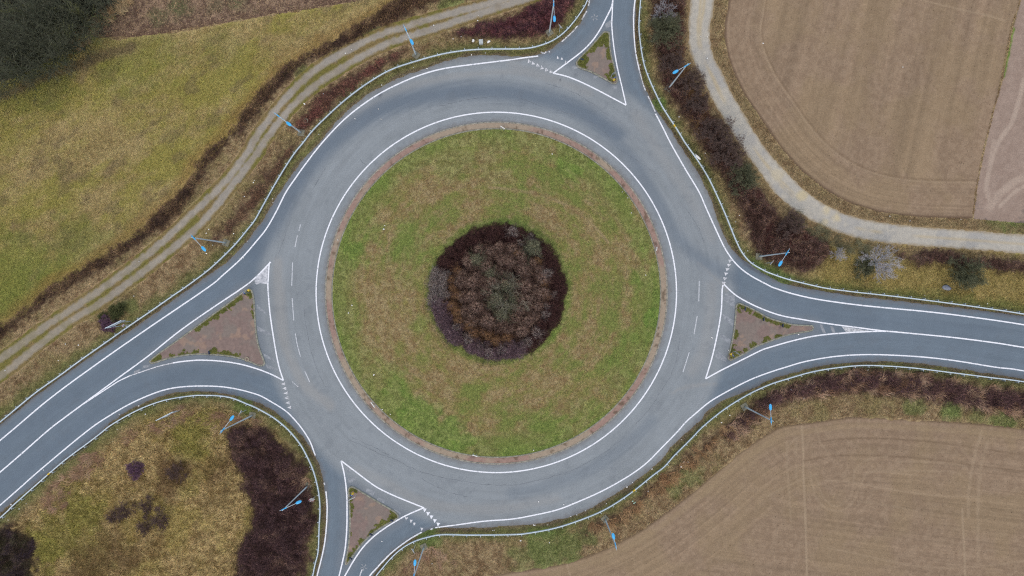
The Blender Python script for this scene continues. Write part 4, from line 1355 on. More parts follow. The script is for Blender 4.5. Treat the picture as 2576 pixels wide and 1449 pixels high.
tB5 = tree_proto('green_bush', 46, 1.4, 1.1, (104, 110, 74), '', cat='bush', depth=4, limbs=14, kids=2, r0=.03, keep=.68, amp=.3)
spots(tB5, [(297, 782, .8, 'olive green bush above the long sign board on the left'), (258, 798, .5, 'dark olive bush left of the long sign board')])

# woods
tW = tree_proto('bare_woodland_tree', 61, 3.2, 8.0, (94, 98, 82), '', depth=3, limbs=12, kids=2, r0=.13, trunk_h=3.0, lowel=.1, keep=.62, trop=.1)
tW2 = tree_proto('mossy_woodland_tree', 62, 3.4, 8.5, (128, 132, 88), '', depth=3, limbs=8, kids=2, r0=.13, trunk_h=3.5, lowel=.0, keep=.55, trop=.02)
WP = [(30, 30), (95, 70), (40, 120), (10, 165), (90, 15), (160, 20), (150, 90), (205, 5), (100, 130), (-60, 60), (-50, 150), (60, -50), (150, -60), (230, -50), (-120, 220), (60, 75), (125, 50)]
lab = 'bare grey tree in the dark wood at the top left corner'
for i, (px, py) in enumerate(WP):
    x, y = lift((px, py), 6.0)
    o = put(tW, (x, y, 0), rnd.uniform(0, 6.28), 1.0, lab) if i == 0 else dup(tW, (x, y, 0), rnd.uniform(0, 6.28), rnd.uniform(.8, 1.15), lab)
    o['group'] = 'bare grey trees of the wood'
for i, (px, py, lb) in enumerate([(75, 35, 'mossy greenish tree in the middle of the wood'), (125, 100, 'mossy greenish tree near the meadow side of the wood'), (178, 40, 'spreading mossy yellow-green tree at the right side of the wood'), (18, 150, 'mossy tree at the lower left fringe of the wood')]):
    x, y = lift((px, py), 6.0)
    put(tW2, (x, y, 0), 1.0, .8, lb) if i == 0 else dup(tW2, (x, y, 0), 3.0 + i * 1.7, .65 + .12 * (i % 3), lb)


# ---------------------------------------------------------------- shrub bed in the centre
region('bed_soil', np.hypot(MX - BED[0], MY - BED[1]) - R_BED + .35, .2, .42, lambda x, y: mix(L_(52, 40, 38), L_(78, 60, 52), fbm(x, y, .5, 3, 301)), M['soil'])


def shrub_proto(name, seed, rad, hgt, col, tip, tipc, group, nblade=1500, L=.28, twig=True):
    """bare hedge shrub: branches plus a dense cloud of fine twigs"""
    t = empty(name)
    tag(t, '', 'shrub', group)
    tr, segs = crown_segs(seed, rad * .9, hgt, depth=2, limbs=12, kids=2, r0=.028, trunk_h=.15, keep=.6)
    base = np.array([L_(*col)] * len(segs))
    obj('branches', seg_mesh('branches', tr + segs, rcol(np.array([L_(*col)] * (len(tr) + len(segs))), .25)), M['leaf'], t)
    r = np.random.default_rng(seed)
    u = r.normal(0, 1, (nblade, 3))
    u /= np.linalg.norm(u, axis=1)[:, None]
    u[:, 2] = np.abs(u[:, 2])
    q = (.35 + .65 * r.random(nblade) ** .5)
    lump = .82 + .36 * vnoise(u[:, 0] * 2.4 + 9, u[:, 1] * 2.4 + u[:, 2] * 2, seed)
    p = u * (q * lump)[:, None] * np.array([[rad, rad, hgt]])
    k = (q[:, None] > .8) & (r.random((nblade, 1)) < tip)
    c = np.where(k, L_(*tipc), L_(*col))
    az = np.arctan2(u[:, 1], u[:, 0])
    o = blades('twigs', p[:, 0], p[:, 1], p[:, 2], L, .032, .8, rcol(c, .35), parent=t, kind=None, dirs=az + r.normal(0, .5, nblade))
    return t


def ring_of(t, n, r, jit, sc, label, z=.38, a0=0.0, a1=2 * math.pi, hz=1.0, first=True):
    for i in range(n):
        a = a0 + (a1 - a0) * (i + .5) / n + rnd.uniform(-.3, .3) * (a1 - a0) / n
        q = r + rnd.uniform(-jit, jit)
        s = sc * rnd.uniform(.85, 1.15)
        loc = (BED[0] + q * math.cos(a), BED[1] + q * math.sin(a), z)
        if first and i == 0:
            put(t, loc, rnd.uniform(0, 6.28), s, label)
        else:
            dup(t, loc, rnd.uniform(0, 6.28), s, label)


RIM = 'dark wine-brown shrub in the outer rim of the round central bed'
hDark = shrub_proto('dark_shrub', 71, 1.1, 1.4, (76, 54, 52), .35, (108, 78, 74), 'dark shrubs round the rim of the central bed')
ring_of(hDark, 25, 9.6, .12, 1.0, RIM, a0=R_(-62), a1=R_(162))
ring_of(hDark, 22, 8.5, .25, .95, RIM, a0=R_(-60), a1=R_(165), first=False)
ring_of(hDark, 7, 7.5, .3, .9, RIM, a0=R_(80), a1=R_(160), first=False)
hMauve = shrub_proto('mauve_shrub', 72, 1.1, 1.5, (116, 96, 102), .5, (152, 130, 138), 'mauve shrubs on the left and lower rim of the bed')
ring_of(hMauve, 9, 9.7, .2, 1.0, 'mauve shrub in the lower left rim of the round central bed', a0=R_(188), a1=R_(232))
ring_of(hMauve, 11, 9.6, .2, .95, 'mauve shrub in the lower left rim of the round central bed', a0=R_(236), a1=R_(296), first=False)
ring_of(hMauve, 8, 8.4, .25, .8, 'mauve shrub in the lower left rim of the round central bed', a0=R_(190), a1=R_(290), first=False)
hGrey = shrub_proto('silver_shrub', 73, 1.1, 1.5, (132, 120, 116), .6, (184, 176, 170), 'silvery shrubs at the left rim of the bed')
ring_of(hGrey, 5, 10.0, .2, 1.0, 'silvery grey shrub bulging out of the left rim of the central bed', a0=R_(160), a1=R_(190))
ring_of(hGrey, 4, 8.8, .2, .9, 'silvery grey shrub bulging out of the left rim of the central bed', a0=R_(158), a1=R_(188), first=False)
hPale = shrub_proto('pale_shrub', 74, .8, 1.6, (108, 94, 90), .6, (168, 158, 152), 'pale-tipped shrubs among the dark rim', nblade=900)
for i, (dx, dy) in enumerate([(1372, 790), (1317, 868), (1262, 878), (1335, 600), (1290, 586), (1355, 640), (1230, 885), (1115, 700), (1128, 740), (1375, 770), (1330, 858), (1210, 870), (1310, 612), (1375, 690), (1392, 740), (1350, 835), (1180, 850), (1150, 820)]):
    x, y = W((dx, dy))
    (put if i == 0 else dup)(hPale, (x, y, .5), rnd.uniform(0, 6), rnd.uniform(.8, 1.2), 'pale-tipped shrub among the dark shrubs near the rim of the central bed')
RU = 'russet-brown shrub in the middle ring on the left of the central bed'
hRust = shrub_proto('russet_shrub', 75, .95, 2.0, (120, 92, 70), .5, (152, 120, 86), 'russet shrubs of the middle ring')
ring_of(hRust, 13, 7.1, .55, .9, RU, z=.5, a0=R_(148), a1=R_(285))
for dx, dy in ((1352, 658), (1366, 715), (1372, 745), (1300, 640)):
    x, y = W((dx, dy))
    dup(hRust, (x, y, .6), 1.0, .85, 'russet-brown shrub in the middle ring on the right of the central bed')
BRN = 'grey-brown bare shrub in the inner rings of the central bed'
hBrown = shrub_proto('brown_shrub', 76, 1.05, 2.4, (112, 90, 80), .55, (162, 138, 124), 'brown shrubs of the inner rings', L=.36)
hBrown2 = shrub_proto('brown_shrub', 78, 1.0, 2.0, (100, 80, 72), .55, (150, 128, 114), 'brown shrubs of the inner rings', L=.36)
ring_of(hBrown, 14, 6.9, .45, .95, BRN, z=.45, a0=R_(-70), a1=R_(140))
ring_of(hBrown2, 18, 5.7, .45, 1.0, BRN, z=.5)
ring_of(hBrown, 14, 4.4, .4, 1.05, BRN, z=.6, first=False)
ring_of(hBrown2, 10, 3.0, .4, .95, BRN, z=.8, first=False)
ring_of(hBrown, 5, 1.6, .3, .9, BRN, z=.9, first=False)
hGreen = shrub_proto('mossy_shrub', 77, 1.1, 2.7, (96, 96, 78), .5, (148, 150, 122), 'mossy shrubs at the heart of the bed', L=.36)
for i, (dx, dy) in enumerate([(1252, 752), (1275, 770), (1262, 790), (1290, 750), (1200, 656), (1340, 625), (1240, 765), (1235, 690), (1275, 720)]):
    x, y = W((dx, dy))
    (put if i == 0 else dup)(hGreen, (x, y, 1.0), rnd.uniform(0, 6), rnd.uniform(.85, 1.2), 'greenish mossy shrub near the middle of the central bed')
tC = tree_proto('bare_tree', 81, 2.2, 4.2, (142, 138, 122), 'thin pale bare tree rising from the middle of the central bed', depth=3, limbs=11, kids=2, r0=.07, keep=.58, trunk_h=1.0)
x, y = lift((1268, 748), 3.0)
put(tC, (x, y, .7), 0, 1.0)
# ================================================================ guardrails
GR = {
 'NW': ([(-480, 1455), (-300, 1310), (0, 1066), (40, 1033), (97, 986), (155, 945), (212, 903), (272, 861), (330, 820), (390, 779), (447, 739), (472, 722), (532, 677), (585, 627), (610, 599), (630, 574), (645, 555), (669, 512), (703, 452), (741, 392), (766, 361),
         (786, 335), (811, 309), (864, 260), (920, 217), (980, 181), (1039, 160), (1116, 139), (1186, 129), (1259, 127), (1288, 127), (1328, 125), (1362, 117), (1393, 104), (1420, 84), (1444, 57), (1464, 29), (1478, 0), (1488, -60), (1500, -250)], 1,
        'galvanised guardrail curving from the left road round to the top road'),
 'NE': ([(1625, -250), (1616, -60), (1610, 0), (1607, 32), (1605, 70), (1608, 105), (1613, 140), (1620, 172), (1633, 207), (1648, 240), (1663, 270), (1682, 300), (1700, 327), (1720, 360), (1740, 388), (1760, 417), (1778, 447), (1793, 477), (1809, 512), (1822, 542), (1835, 574),
         (1848, 606), (1864, 637), (1885, 661), (1915, 679), (1932, 687), (1979, 703), (2044, 719), (2079, 726), (2149, 735), (2249, 746), (2354, 759), (2457, 773), (2576, 791), (2800, 830), (3060, 875)], 1,
        'galvanised guardrail curving from the top road down to the right road'),
 'SE': ([(3060, 1050), (2800, 998), (2576, 960), (2482, 948), (2379, 935), (2277, 923), (2174, 918), (2107, 923), (2039, 934), (1972, 953), (1932, 966), (1878, 991), (1818, 1028), (1765, 1071), (1740, 1097), (1715, 1122), (1690, 1147), (1668, 1172), (1640, 1193), (1585, 1237),
         (1523, 1277), (1463, 1303), (1395, 1325), (1325, 1338), (1286, 1341), (1184, 1342), (1114, 1341), (1079, 1347), (1046, 1357), (1016, 1373), (989, 1396), (966, 1422), (945, 1449), (920, 1495), (895, 1570), (880, 1750)], 1,
        'galvanised guardrail sweeping below the roundabout from the right road to the bottom road'),
 'SW': ([(745, 1750), (760, 1600), (775, 1510), (789, 1448), (795, 1418), (803, 1386), (805, 1351), (806, 1318), (808, 1281), (806, 1246), (800, 1213), (790, 1178), (776, 1147), (759, 1116), (735, 1086), (714, 1066), (686, 1045), (644, 1022), (624, 1014), (590, 1000), (555, 994), (520, 993),
         (485, 994), (415, 1006), (349, 1031), (287, 1066), (260, 1087), (230, 1110), (172, 1153), (117, 1200), (37, 1271), (0, 1306), (-300, 1565), (-480, 1720)], 1,
        'galvanised guardrail bending round the wild corner at the lower left'),
}
# W-beam section: (out from road, z)
SEC = [(-.08, .76), (.06, .755), (.09, .70), (.0, .655), (.0, .60), (.09, .555), (.06, .50), (-.08, .49), (-.10, .56), (-.10, .69)]
pm = MB()
pm.box((-.27, 0, .36), (.12, .10, .76))
pm.box((-.14, 0, .60), (.2, .10, .16))
POST = pm.mesh('post')
POST.materials.append(M['zinc_dull'])
for key, (pts, sgn, lab) in GR.items():
    p = resample(smooth(P(pts), 4), 2.14)
    fine = resample(smooth(P(pts), 4), .7)
    g = p[len(p) // 2]
    t = empty('guardrail', (g[0], g[1], 0))
    tag(t, lab, 'guardrail', 'guardrails round the junction')

    def sweep(name, path, sec, mat, closed=True):
        tt = np.gradient(path, axis=0)
        tt /= np.linalg.norm(tt, axis=1)[:, None]
        nn = np.stack([tt[:, 1], -tt[:, 0]], 1)      # to the right of travel
        m = len(sec)
        V = np.empty((len(path), m, 3))
        for k, (o_, z_) in enumerate(sec):
            V[:, k, :2] = path + nn * o_ * side
            V[:, k, 2] = z_
        i = np.arange(len(path) - 1)[:, None] * m
        F = np.concatenate([i + np.array([[k, (k + 1) % m, m + (k + 1) % m, m + k]]) for k in range(m)])
        o = obj(name, mesh_np(name, V.reshape(-1, 3), F), mat, t)
        o.location = (-g[0], -g[1], 0)
        return o
    # which side the road is on
    m_ = len(p) // 2
    tv = p[m_ + 1] - p[m_ - 1]
    tv /= np.linalg.norm(tv)
    rn = np.array([tv[1], -tv[0]])
    a = p[m_] + rn * 1.6
    side = 1 if sample(S['road'], np.array([a[0]]), np.array([a[1]]))[0] < 0 else -1
    sweep('rail', fine, SEC, M['zinc'])
    sweep('back_cable', fine, [(-.36, .28), (-.33, .28), (-.33, .32), (-.36, .32)], M['cable'])
    tt = np.gradient(p, axis=0)
    for i in range(len(p)):
        if abs(p[i][0]) > 92 or abs(p[i][1]) > 56: continue
        # local +x points to the road
        ang = math.atan2(-tt[i][0] * side, tt[i][1] * side)
        o = obj('post', POST, None, t, (p[i][0] - g[0], p[i][1] - g[1], 0), (0, 0, ang))
    bands = {'NE': (1695, 321), 'SE': (1590, 1233), 'SW': (130, 1189)}
    if key in bands:
        bx, by = W(bands[key])
        k = int(np.argmin(np.hypot(fine[:, 0] - bx, fine[:, 1] - by)))
        k = min(max(k, 1), len(fine) - 2)
        sec2 = [(o_ * 1.12 + .0, .62 + (z_ - .62) * 1.05) for o_, z_ in SEC]
        seg = resample(fine[k - 1:k + 2], .25)[1:4]
        sweep('reflector_band', seg, sec2, M['yellow'])

# ================================================================ street lamps
LAMPS = [
 ((758, 334), (727, 312), 'lamp post with blue head beside the red scrub at the upper left'),
 ((1047, 139), (1036, 106), 'lamp post with blue head leaning over the double-rut track near the top'),
 ((1382, 82), (1394.5, 48), 'lamp post with blue head in front of the wine-red scrub at the top'),
 ((1682, 222), (1699, 181), 'lamp post with blue head in the bramble belt at the upper right'),
 ((1909, 645), (1962.5, 663), 'lamp post with blue head in the bramble belt at the right road'),
 ((569, 611), (513, 626), 'lamp post with blue head beside the track on the left'),
 ((635, 1045), (584, 1051.5), 'lamp post with blue head inside the lower left guardrail, near the reeds'),
 ((773.5, 1223), (751.5, 1263), 'lamp post with blue head over the large bramble mass at lower left'),
 ((1066.5, 1376), (1044, 1415), 'lamp post with blue head by the reed tufts at the bottom road'),
 ((1522, 1305.5), (1543, 1348.5), 'lamp post with blue head at the edge of the lower right field'),
 ((1873, 1023), (1937.5, 1024), 'lamp post with blue head between the right-hand road and the field below it'),
]
HL = 11.0
for base, head, lab in LAMPS:
    bx, by = W(base)
    hx, hy = lift(head, HL - .1)
    dx, dy = hx - bx, hy - by
    L = math.hypot(dx, dy)
    t = empty('street_lamp', (bx, by, 0), math.atan2(dy, dx))
    tag(t, lab, 'street lamp', 'street lamps round the junction')
    fb = MB().box((0, 0, .03), (1.05, 1.05, .22), .5, .03).build('foundation', M['concrete'], t)
    MB().tube([(0, 0, 0), (0, 0, 1.2), (0, 0, 5), (0, 0, 9), (0, 0, HL + .75)], [.13, .12, .10, .08, .06], 12).tube([(0, 0, HL + .72), (0, 0, HL + .82)], [.06, .05], 8).build('pole', M['zinc'], t, True)
    br = MB()
    br.tube([(-.42, 0, HL + .02), (.42, 0, HL + .02)], [.085, .085], 8).tube([(0, 0, HL - .22), (0, 0, HL + .24)], [.09, .09], 10)
    br.build('bracket', M['blue'], t, True)
    MB().tube([(-.72, 0, HL), (0, 0, HL + .01), (L * .55, 0, HL + .02), (L - .3, 0, HL)], [.035, .038, .036, .034], 8).build('arm', M['zinc'], t, True)
    # flat oval head
    m = MB()
    rings = [(-.42, .0, .0), (-.40, .075, .02), (-.30, .135, .05), (-.12, .175, .075), (.08, .18, .08), (.25, .155, .065), (.36, .105, .04), (.41, .05, .02), (.425, .0, .0)]
    n = 14
    vs, fs = [], []
    for (u, w, hgt) in rings:
        u, w = u * 1.12, w * 1.22
        for k in range(n):
            g = 2 * math.pi * k / n
            zz = math.sin(g)
            vs.append((L + u, w * math.cos(g), HL + (hgt * 1.2 * zz if zz > 0 else hgt * .45 * zz)))
    for i in range(len(rings) - 1):
        for k in range(n):
            fs.append((i * n + k, (i + 1) * n + k, (i + 1) * n + (k + 1) % n, i * n + (k + 1) % n))
    m.add(vs, fs)
    hd = m.build('lamp_head', M['blue'], t, True)
    MB().box((L + .05, 0, HL - .045), (.42, .2, .03), 0, .01).build('lens', M['lens'], hd)

# ================================================================ signs
def face_sign(name, base, pole_h, cat, lab, build, group=None):
    bx, by = W(base)
    t = empty(name, (bx, by, 0))
    tag(t, lab, cat, group)
    build(t)
    return t


def disc(c, r, nrm, th=.02, n=24, oval=1.0):
    m = MB()
    n_ = Vector(nrm).normalized()
    c = Vector(c)
    m.tube([c - n_ * th / 2, c + n_ * th / 2], [r, r], n)
    return m


def tri_panel(c, side, ang, th=.02, inv=True):
    """upright triangle panel facing direction ang (horizontal)"""
    m = MB()
    tx, ty = -math.sin(ang), math.cos(ang)
    nx, ny = math.cos(ang), math.sin(ang)
    h = side * .866
    pts = [(-side / 2, h / 2), (side / 2, h / 2), (0, -h / 2)]
    v = []
    for s in (-1, 1):
        for a, b in pts:
            v.append((c[0] + tx * a + nx * th / 2 * s, c[1] + ty * a + ny * th / 2 * s, c[2] + b))
    m.add(v, [(0, 1, 2), (5, 4, 3), (0, 3, 4, 1), (1, 4, 5, 2), (2, 5, 3, 0)])
    return m


def panel(c, w, h, ang, th=.03):
    """upright rectangular panel whose normal is ang"""
    return MB().box(c, (th, w, h), ang)


# yield signs: base, panel ends seen from above
YS = [((1406.5, 82.5), (1406.5, 60), (1415, 69.5), 'grey-backed give-way sign behind the guardrail at the top road', 2.7),
      ((620.8, 1031), (600.8, 1043.3), (606.6, 1031.6), 'grey-backed give-way sign behind the guardrail at the left road', 2.6),
      ((1045, 1370), (1037.5, 1386.5), (1045, 1397), 'grey-backed give-way sign behind the guardrail at the bottom road', 2.6),
      ((1925.6, 662), (1937.8, 665), (1946, 655), 'grey-backed give-way sign beside the lamp at the right road', 2.6)]
for base, e0, e1, lab, h in YS:
    bx, by = W(base)
    a, b = Vector(lift(e0, h)), Vector(lift(e1, h))
    ctr = (a + b) / 2
    ang = math.atan2((b - a).y, (b - a).x) + math.pi / 2
    if Vector((math.cos(ang), math.sin(ang))).dot(ctr) < 0: ang += math.pi   # face away from the roundabout
    t = empty('give_way_sign', (bx, by, 0))
    tag(t, lab, 'road sign', 'give-way signs at the four entries')
    o = Vector((bx, by))
    lc = ctr - o
    MB().tube([(0, 0, -.1), (0, 0, h - .05)], .032, 8).build('post', M['zinc'], t)
    off = Vector((math.cos(ang), math.sin(ang)))
    pc = (off.x * .05, off.y * .05, h - .4)
    tri_panel(pc, .95, ang, .025).build('panel', M['zinc_dull'], t)
    tri_panel((pc[0] + off.x * .018, pc[1] + off.y * .018, pc[2]), .93, ang, .006).build('red_border', M['red'], t)
    tri_panel((pc[0] + off.x * .024, pc[1] + off.y * .024, pc[2] + .03), .62, ang, .006).build('white_face', M['white'], t)
    MB().box((off.x * .03, off.y * .03, h + .0), (.03, .9, .03), ang).build('top_rim', M['lens'], t)

# round signs
def ring_sign(base, ctr, rad, h, axis_ang, lab, extra=False):
    bx, by = W(base)
    cx, cy = lift(ctr, h)
    t = empty('prohibition_sign', (bx, by, 0))
    tag(t, lab, 'road sign')
    MB().tube([(0, 0, -.1), (0, 0, h + rad)], .032, 8).build('post', M['zinc'], t)
    n = Vector((math.cos(axis_ang), math.sin(axis_ang), 0))
    c0 = Vector((0, 0, h)) + n * .05
    disc(c0, rad, n, .02, 28).build('red_ring', M['red'], t)
    disc(c0 + n * .016, rad * .78, n, .012, 28).build('white_face', M['white'], t)
    m = disc(c0 + n * .026, rad * .36, n, .008, 20)
    # upright dark numeral shape 0
    m = MB()
    u = Vector((-n.y, n.x, 0))
    k = 20
    for i in range(k):
        a0, a1 = 2 * math.pi * i / k, 2 * math.pi * (i + 1) / k
        q = []
        for a, s in ((a0, .48), (a1, .48), (a1, .34), (a0, .34)):
            q.append(tuple(c0 + n * .026 + u * (rad * s * .62 * math.cos(a)) + Vector((0, 0, rad * s * math.sin(a)))))
        m.add(q, [(0, 1, 2, 3)])
    m.build('numeral', M['black'], t)
    if extra:
        disc(Vector((0, 0, h + rad * .1)) - n * .06, rad * .95, n, .02, 24).build('second_disc', M['lens'], t)
        MB().box((n.x * .02, n.y * .02, h - rad - .2), (.02, rad * 1.4, .3), axis_ang).build('plate', M['white'], t)
    return t


ring_sign((329, 816.6), (307.8, 819), .32, 2.2, R_(-20), 'small round red-rimmed sign beside the long board on the left')
ring_sign((792.8, 1248.7), (779, 1257.7), .45, 2.0, R_(75), 'round red-rimmed sign beside the bramble mass at the lower left guardrail', True)

# long direction boards seen from above
for e0, e1, lab in (((264, 826), (305, 806), 'long grey board sign on two posts beside the olive bush on the left'), ((392, 1058), (435, 1036), 'long grey board sign standing in reeds behind the lower left guardrail')):
    h = 3.4
    a, b = Vector(lift(e0, h)), Vector(lift(e1, h))
    ctr = (a + b) / 2
    d = b - a
    ang = math.atan2(d.y, d.x)
    t = empty('board_sign', (ctr.x, ctr.y, 0), ang)
    tag(t, lab, 'sign board')
    w = d.length
    MB().box((0, 0, h - .65), (w, .05, 1.3), 0, .01).build('panel', M['zinc_dull'], t)
    MB().box((0, 0, h + .02), (w, .10, .06), 0).build('top_rail', M['zinc'], t)
    for s in (-1, 1):
        MB().tube([(s * w * .3, -.08, -.1), (s * w * .3, -.08, h - .05)], .045, 8).build('post', M['zinc'], t)
        MB().box((0, -.05, h - .65 + s * .4), (w * .9, .05, .05), 0).build('stiffener', M['zinc'], t)

# keep-right signs with yellow markers, and direction panels, on the islands
def keep_right(dsc, dmk, ang, lab):
    x, y = lift(dsc, .9)
    t = empty('keep_right_sign', (x, y, .1), ang)
    tag(t, lab, 'road sign', 'blue keep-right signs on the islands')
    MB().tube([(0, 0, -.1), (0, 0, 1.3)], .03, 8).build('post', M['zinc'], t)
    disc((.04, 0, 1.05), .3, (1, 0, 0), .025, 24).build('blue_disc', M['bluedk'], t)
    ar = MB()
    ar.box((.062, .0, 1.08), (.008, .06, .3), 0)
    ar.box((.062, .06, .93), (.008, .16, .06), 0)
    ar.build('white_arrow', M['white'], t)
    mx, my = lift(dmk, .5)
    v = Vector((mx - x, my - y, 0))
    v.rotate(__import__('mathutils').Euler((0, 0, -ang)))
    m = MB().box((v.x, v.y, .45), (.3, .3, .5), 0, .04)
    m.box((v.x, v.y, .1), (.2, .2, .3), 0)
    m.build('yellow_marker', M['yellow'], t)


keep_right((1545.5, 196), (1544.3, 200.5), R_(-70), 'blue keep-right sign with yellow marker box at the lower tip of the top island')
keep_right((615, 737), (626, 730.5), R_(35), 'blue keep-right sign with yellow marker box at the upper tip of the left island')
keep_right((884.8, 1246), (887.4, 1241.6), R_(70), 'blue keep-right sign with yellow marker box at the upper tip of the bottom island')
keep_right((1843.5, 893.5), (1839, 891), R_(215), 'blue keep-right sign with yellow marker box at the lower corner of the right island')


def dir_panel(e0, e1, h, lab, mat, face=None, hh=.3):
    a, b = Vector(lift(e0, h)), Vector(lift(e1, h))
    ctr, d = (a + b) / 2, b - a
    t = empty('direction_sign', (ctr.x, ctr.y, 0), math.atan2(d.y, d.x))
    tag(t, lab, 'road sign', 'arrow panels on the islands')
    w = d.length
    m = MB()
    zt, zb = h, h - hh
    prof = [(-w / 2, zb), (w / 2 - hh * .5, zb), (w / 2, (zt + zb) / 2), (w / 2 - hh * .5, zt), (-w / 2, zt)]
    v = [(px, -.02, pz) for px, pz in prof] + [(px, .02, pz) for px, pz in prof]
    k = 5
    m.add(v, [tuple(range(k)), tuple(reversed(range(k, 2 * k)))] + [(i, i + k, (i + 1) % k + k, (i + 1) % k) for i in range(k)])
    m.build('arrow_panel', mat, t)
    for s in (-.3, .3):
        MB().tube([(w * s, 0, -.05), (w * s, 0, zb + .02)], .03, 8).build('post', M['zinc'], t)
    return t


dir_panel((1539, 187), (1551.5, 176), 2.2, 'blue arrow panel on two posts above the lower tip of the top island', M['greyblue'], hh=.9)
dir_panel((876.5, 1259), (893, 1251.3), 2.0, 'white arrow panel on posts near the upper tip of the bottom island', M['white'], hh=.3)
dir_panel((606, 732.5), (619, 738), 2.0, 'blue arrow panel on posts crossing the kerb at the top of the left island', M['greyblue'], hh=.35)
dir_panel((1850, 884), (1863.5, 893.5), 2.0, 'grey-blue arrow panel on posts at the lower corner of the right island', M['greyblue'], hh=.45)

# dark delineator posts
DL = [((986.5, 1308.5), 'S', 'upper'), ((934, 1343.5), 'S', 'middle'), ((883, 1403.5), 'S', 'lowest'), ((1874, 777), 'E', 'leftmost'), ((1920.5, 803), 'E', 'middle'), ((1968, 819), 'E', 'rightmost'), ((527, 887), 'W', ''), ((1464, 150), 'N', '')]
for (p_, isl, w_) in DL:
    x, y = lift(p_, .4)
    nm = {'S': 'bottom', 'E': 'right', 'W': 'left', 'N': 'top'}[isl]
    t = empty('delineator', (x, y, .08), math.atan2(y, x) + 1.57)
    tag(t, f'{w_ + " " if w_ else "only "}small dark delineator on the mossy edge of the {nm} island', 'delineator', 'dark delineators on the islands')
    MB().tube([(0, 0, -.05), (0, 0, .65)], .035, 8).build('post', M['zinc_dull'], t)
    MB().box((0, 0, .5), (.55, .12, .42), 0, .03).build('panel', M['darkblue'], t)

# chevron boards on the central island
for e0, e1, lab in (((1259, 317), (1269.5, 324), 'chevron board on the inner kerb at the top of the central island'), ((932.5, 1012), (942, 1025), 'chevron board on the inner kerb at the lower left of the central island'),
                    ((1188, 1145), (1201, 1148.5), 'chevron board on the inner kerb at the bottom of the central island'), ((1653, 621), (1651.5, 630.5), 'chevron board on the inner kerb at the right of the central island')):
    h = 1.1
    a, b = Vector(lift(e0, h)), Vector(lift(e1, h))
    ctr, d = (a + b) / 2, b - a
    ang = math.atan2(d.y, d.x)
    # local +y must point outwards
    if Vector((-math.sin(ang), math.cos(ang))).dot(ctr - Vector(CIR2)) < 0: ang += math.pi
    t = empty('chevron_board', (ctr.x, ctr.y, 0), ang)
    tag(t, lab, 'road sign', 'chevron boards round the central island')
    w = d.length
    MB().box((0, 0, h - .28), (w, .05, .56), 0, .01).build('panel', M['lens'], t)
    for s in (-1, 0, 1):
        m = MB()
        z0 = h - .5
        for q in (0, 1):
            x0 = s * w * .3
            v = [(x0 - .05, .0275, z0 + q * .44), (x0 + .07, .0275, z0 + q * .44), (x0 + .19, .0275, z0 + .22), (x0 + .07, .0275, z0 + .22)]
            m.add(v, [(0, 1, 2, 3)])
        m.build('black_chevron', M['black'], t)
    MB().box((0, 0, h + .012), (w, .09, .03), 0).build('top_rim', M['white'], t)
    for s in (-1, 1):
        MB().tube([(s * w * .3, -.06, 0), (s * w * .3, -.12, h - .1)], .03, 8).build('post', M['zinc'], t)

# ================================================================ odds and ends
def rock(name, p, d, mat, lab, cat, rz=0.0, seed=0, group=None, z=0.0, lump=.22):
    import bmesh
    bm = bmesh.new()
    bmesh.ops.create_icosphere(bm, subdivisions=3, radius=1.0)
    r = random.Random(seed)
    ox = r.uniform(0, 50)
    for v in bm.verts:
        k = 1 + lump * (2 * float(vnoise(np.array([v.co.x * 1.7 + ox]), np.array([v.co.y * 1.7 + v.co.z * 1.3]), seed)[0]) - 1)
        v.co = Vector((v.co.x * d[0] / 2 * k, v.co.y * d[1] / 2 * k, max(v.co.z, -.5) * d[2] / 2 * k))
    me = bpy.data.meshes.new(name)
    bm.to_mesh(me); bm.free()
    for q in me.polygons: q.use_smooth = True
    x, y = W(p)
    o = obj(name, me, mat, None, (x, y, z + d[2] * .25), (0, 0, rz))
    tag(o, lab, cat, group)
    return o


x, y = lift((1210, 106), .5)
t = empty('concrete_box', (x, y, 0), R_(4))
tag(t, 'pale concrete utility box standing at the foot of the wine-red scrub', 'utility box')
MB().box((0, 0, .35), (.58, .66, .75), 0, .02).build('body', M['concrete_pale'], t)
MB().box((0, .04, .76), (.64, .62, .07), 0, .02).build('lid', M['concrete_pale'], t)
rock('white_sack', (1190.5, 103), (.42, .45, .35), M['white'], 'white lump left of the pale concrete box', 'sack', .3, 3)
rock('white_sack', (1229, 105.5), (.58, .38, .35), M['white'], 'white lump right of the pale concrete box', 'sack', .6, 5)
rock('plastic_sheet', (2380, 723.5), (1.35, .75, .3), M['greyblue'], 'crumpled grey-blue sheet lying in the grass above the right guardrail', 'sheet', -.05, 9, lump=.4)
o = rock('plastic_bag', (1752, 397), (.3, .95, .25), M['white'], 'torn white plastic bag caught on the upper right guardrail', 'plastic bag', R_(38), 12, z=.68, lump=.7)
for p_, r_, mt, lab in (((770.5, 305), .30, 'tyre', 'pale ring lying in the red scrub near the upper left lamp post'), ((622, 903.5), .27, 'tyre', 'pale yellowish ring lying at the lower kerb of the left island')):
    x, y = W(p_)
    t = empty('discarded_ring', (x, y, .12 if p_[0] < 700 else .25))
    tag(t, lab, 'ring')
    m = MB()
    k = [(r_ * math.cos(2 * math.pi * i / 20), r_ * math.sin(2 * math.pi * i / 20), .06 + .02 * math.sin(i)) for i in range(21)]
    m.tube(k, .075, 8, caps=False)
    m.build('tyre_wall', M[mt], t, True)
    MB().tube([(r_ * 1.28 * math.cos(2 * math.pi * i / 20), r_ * 1.28 * math.sin(2 * math.pi * i / 20), .06) for i in range(21)], .03, 6, caps=False).build('tread', M['concrete'], t, True)

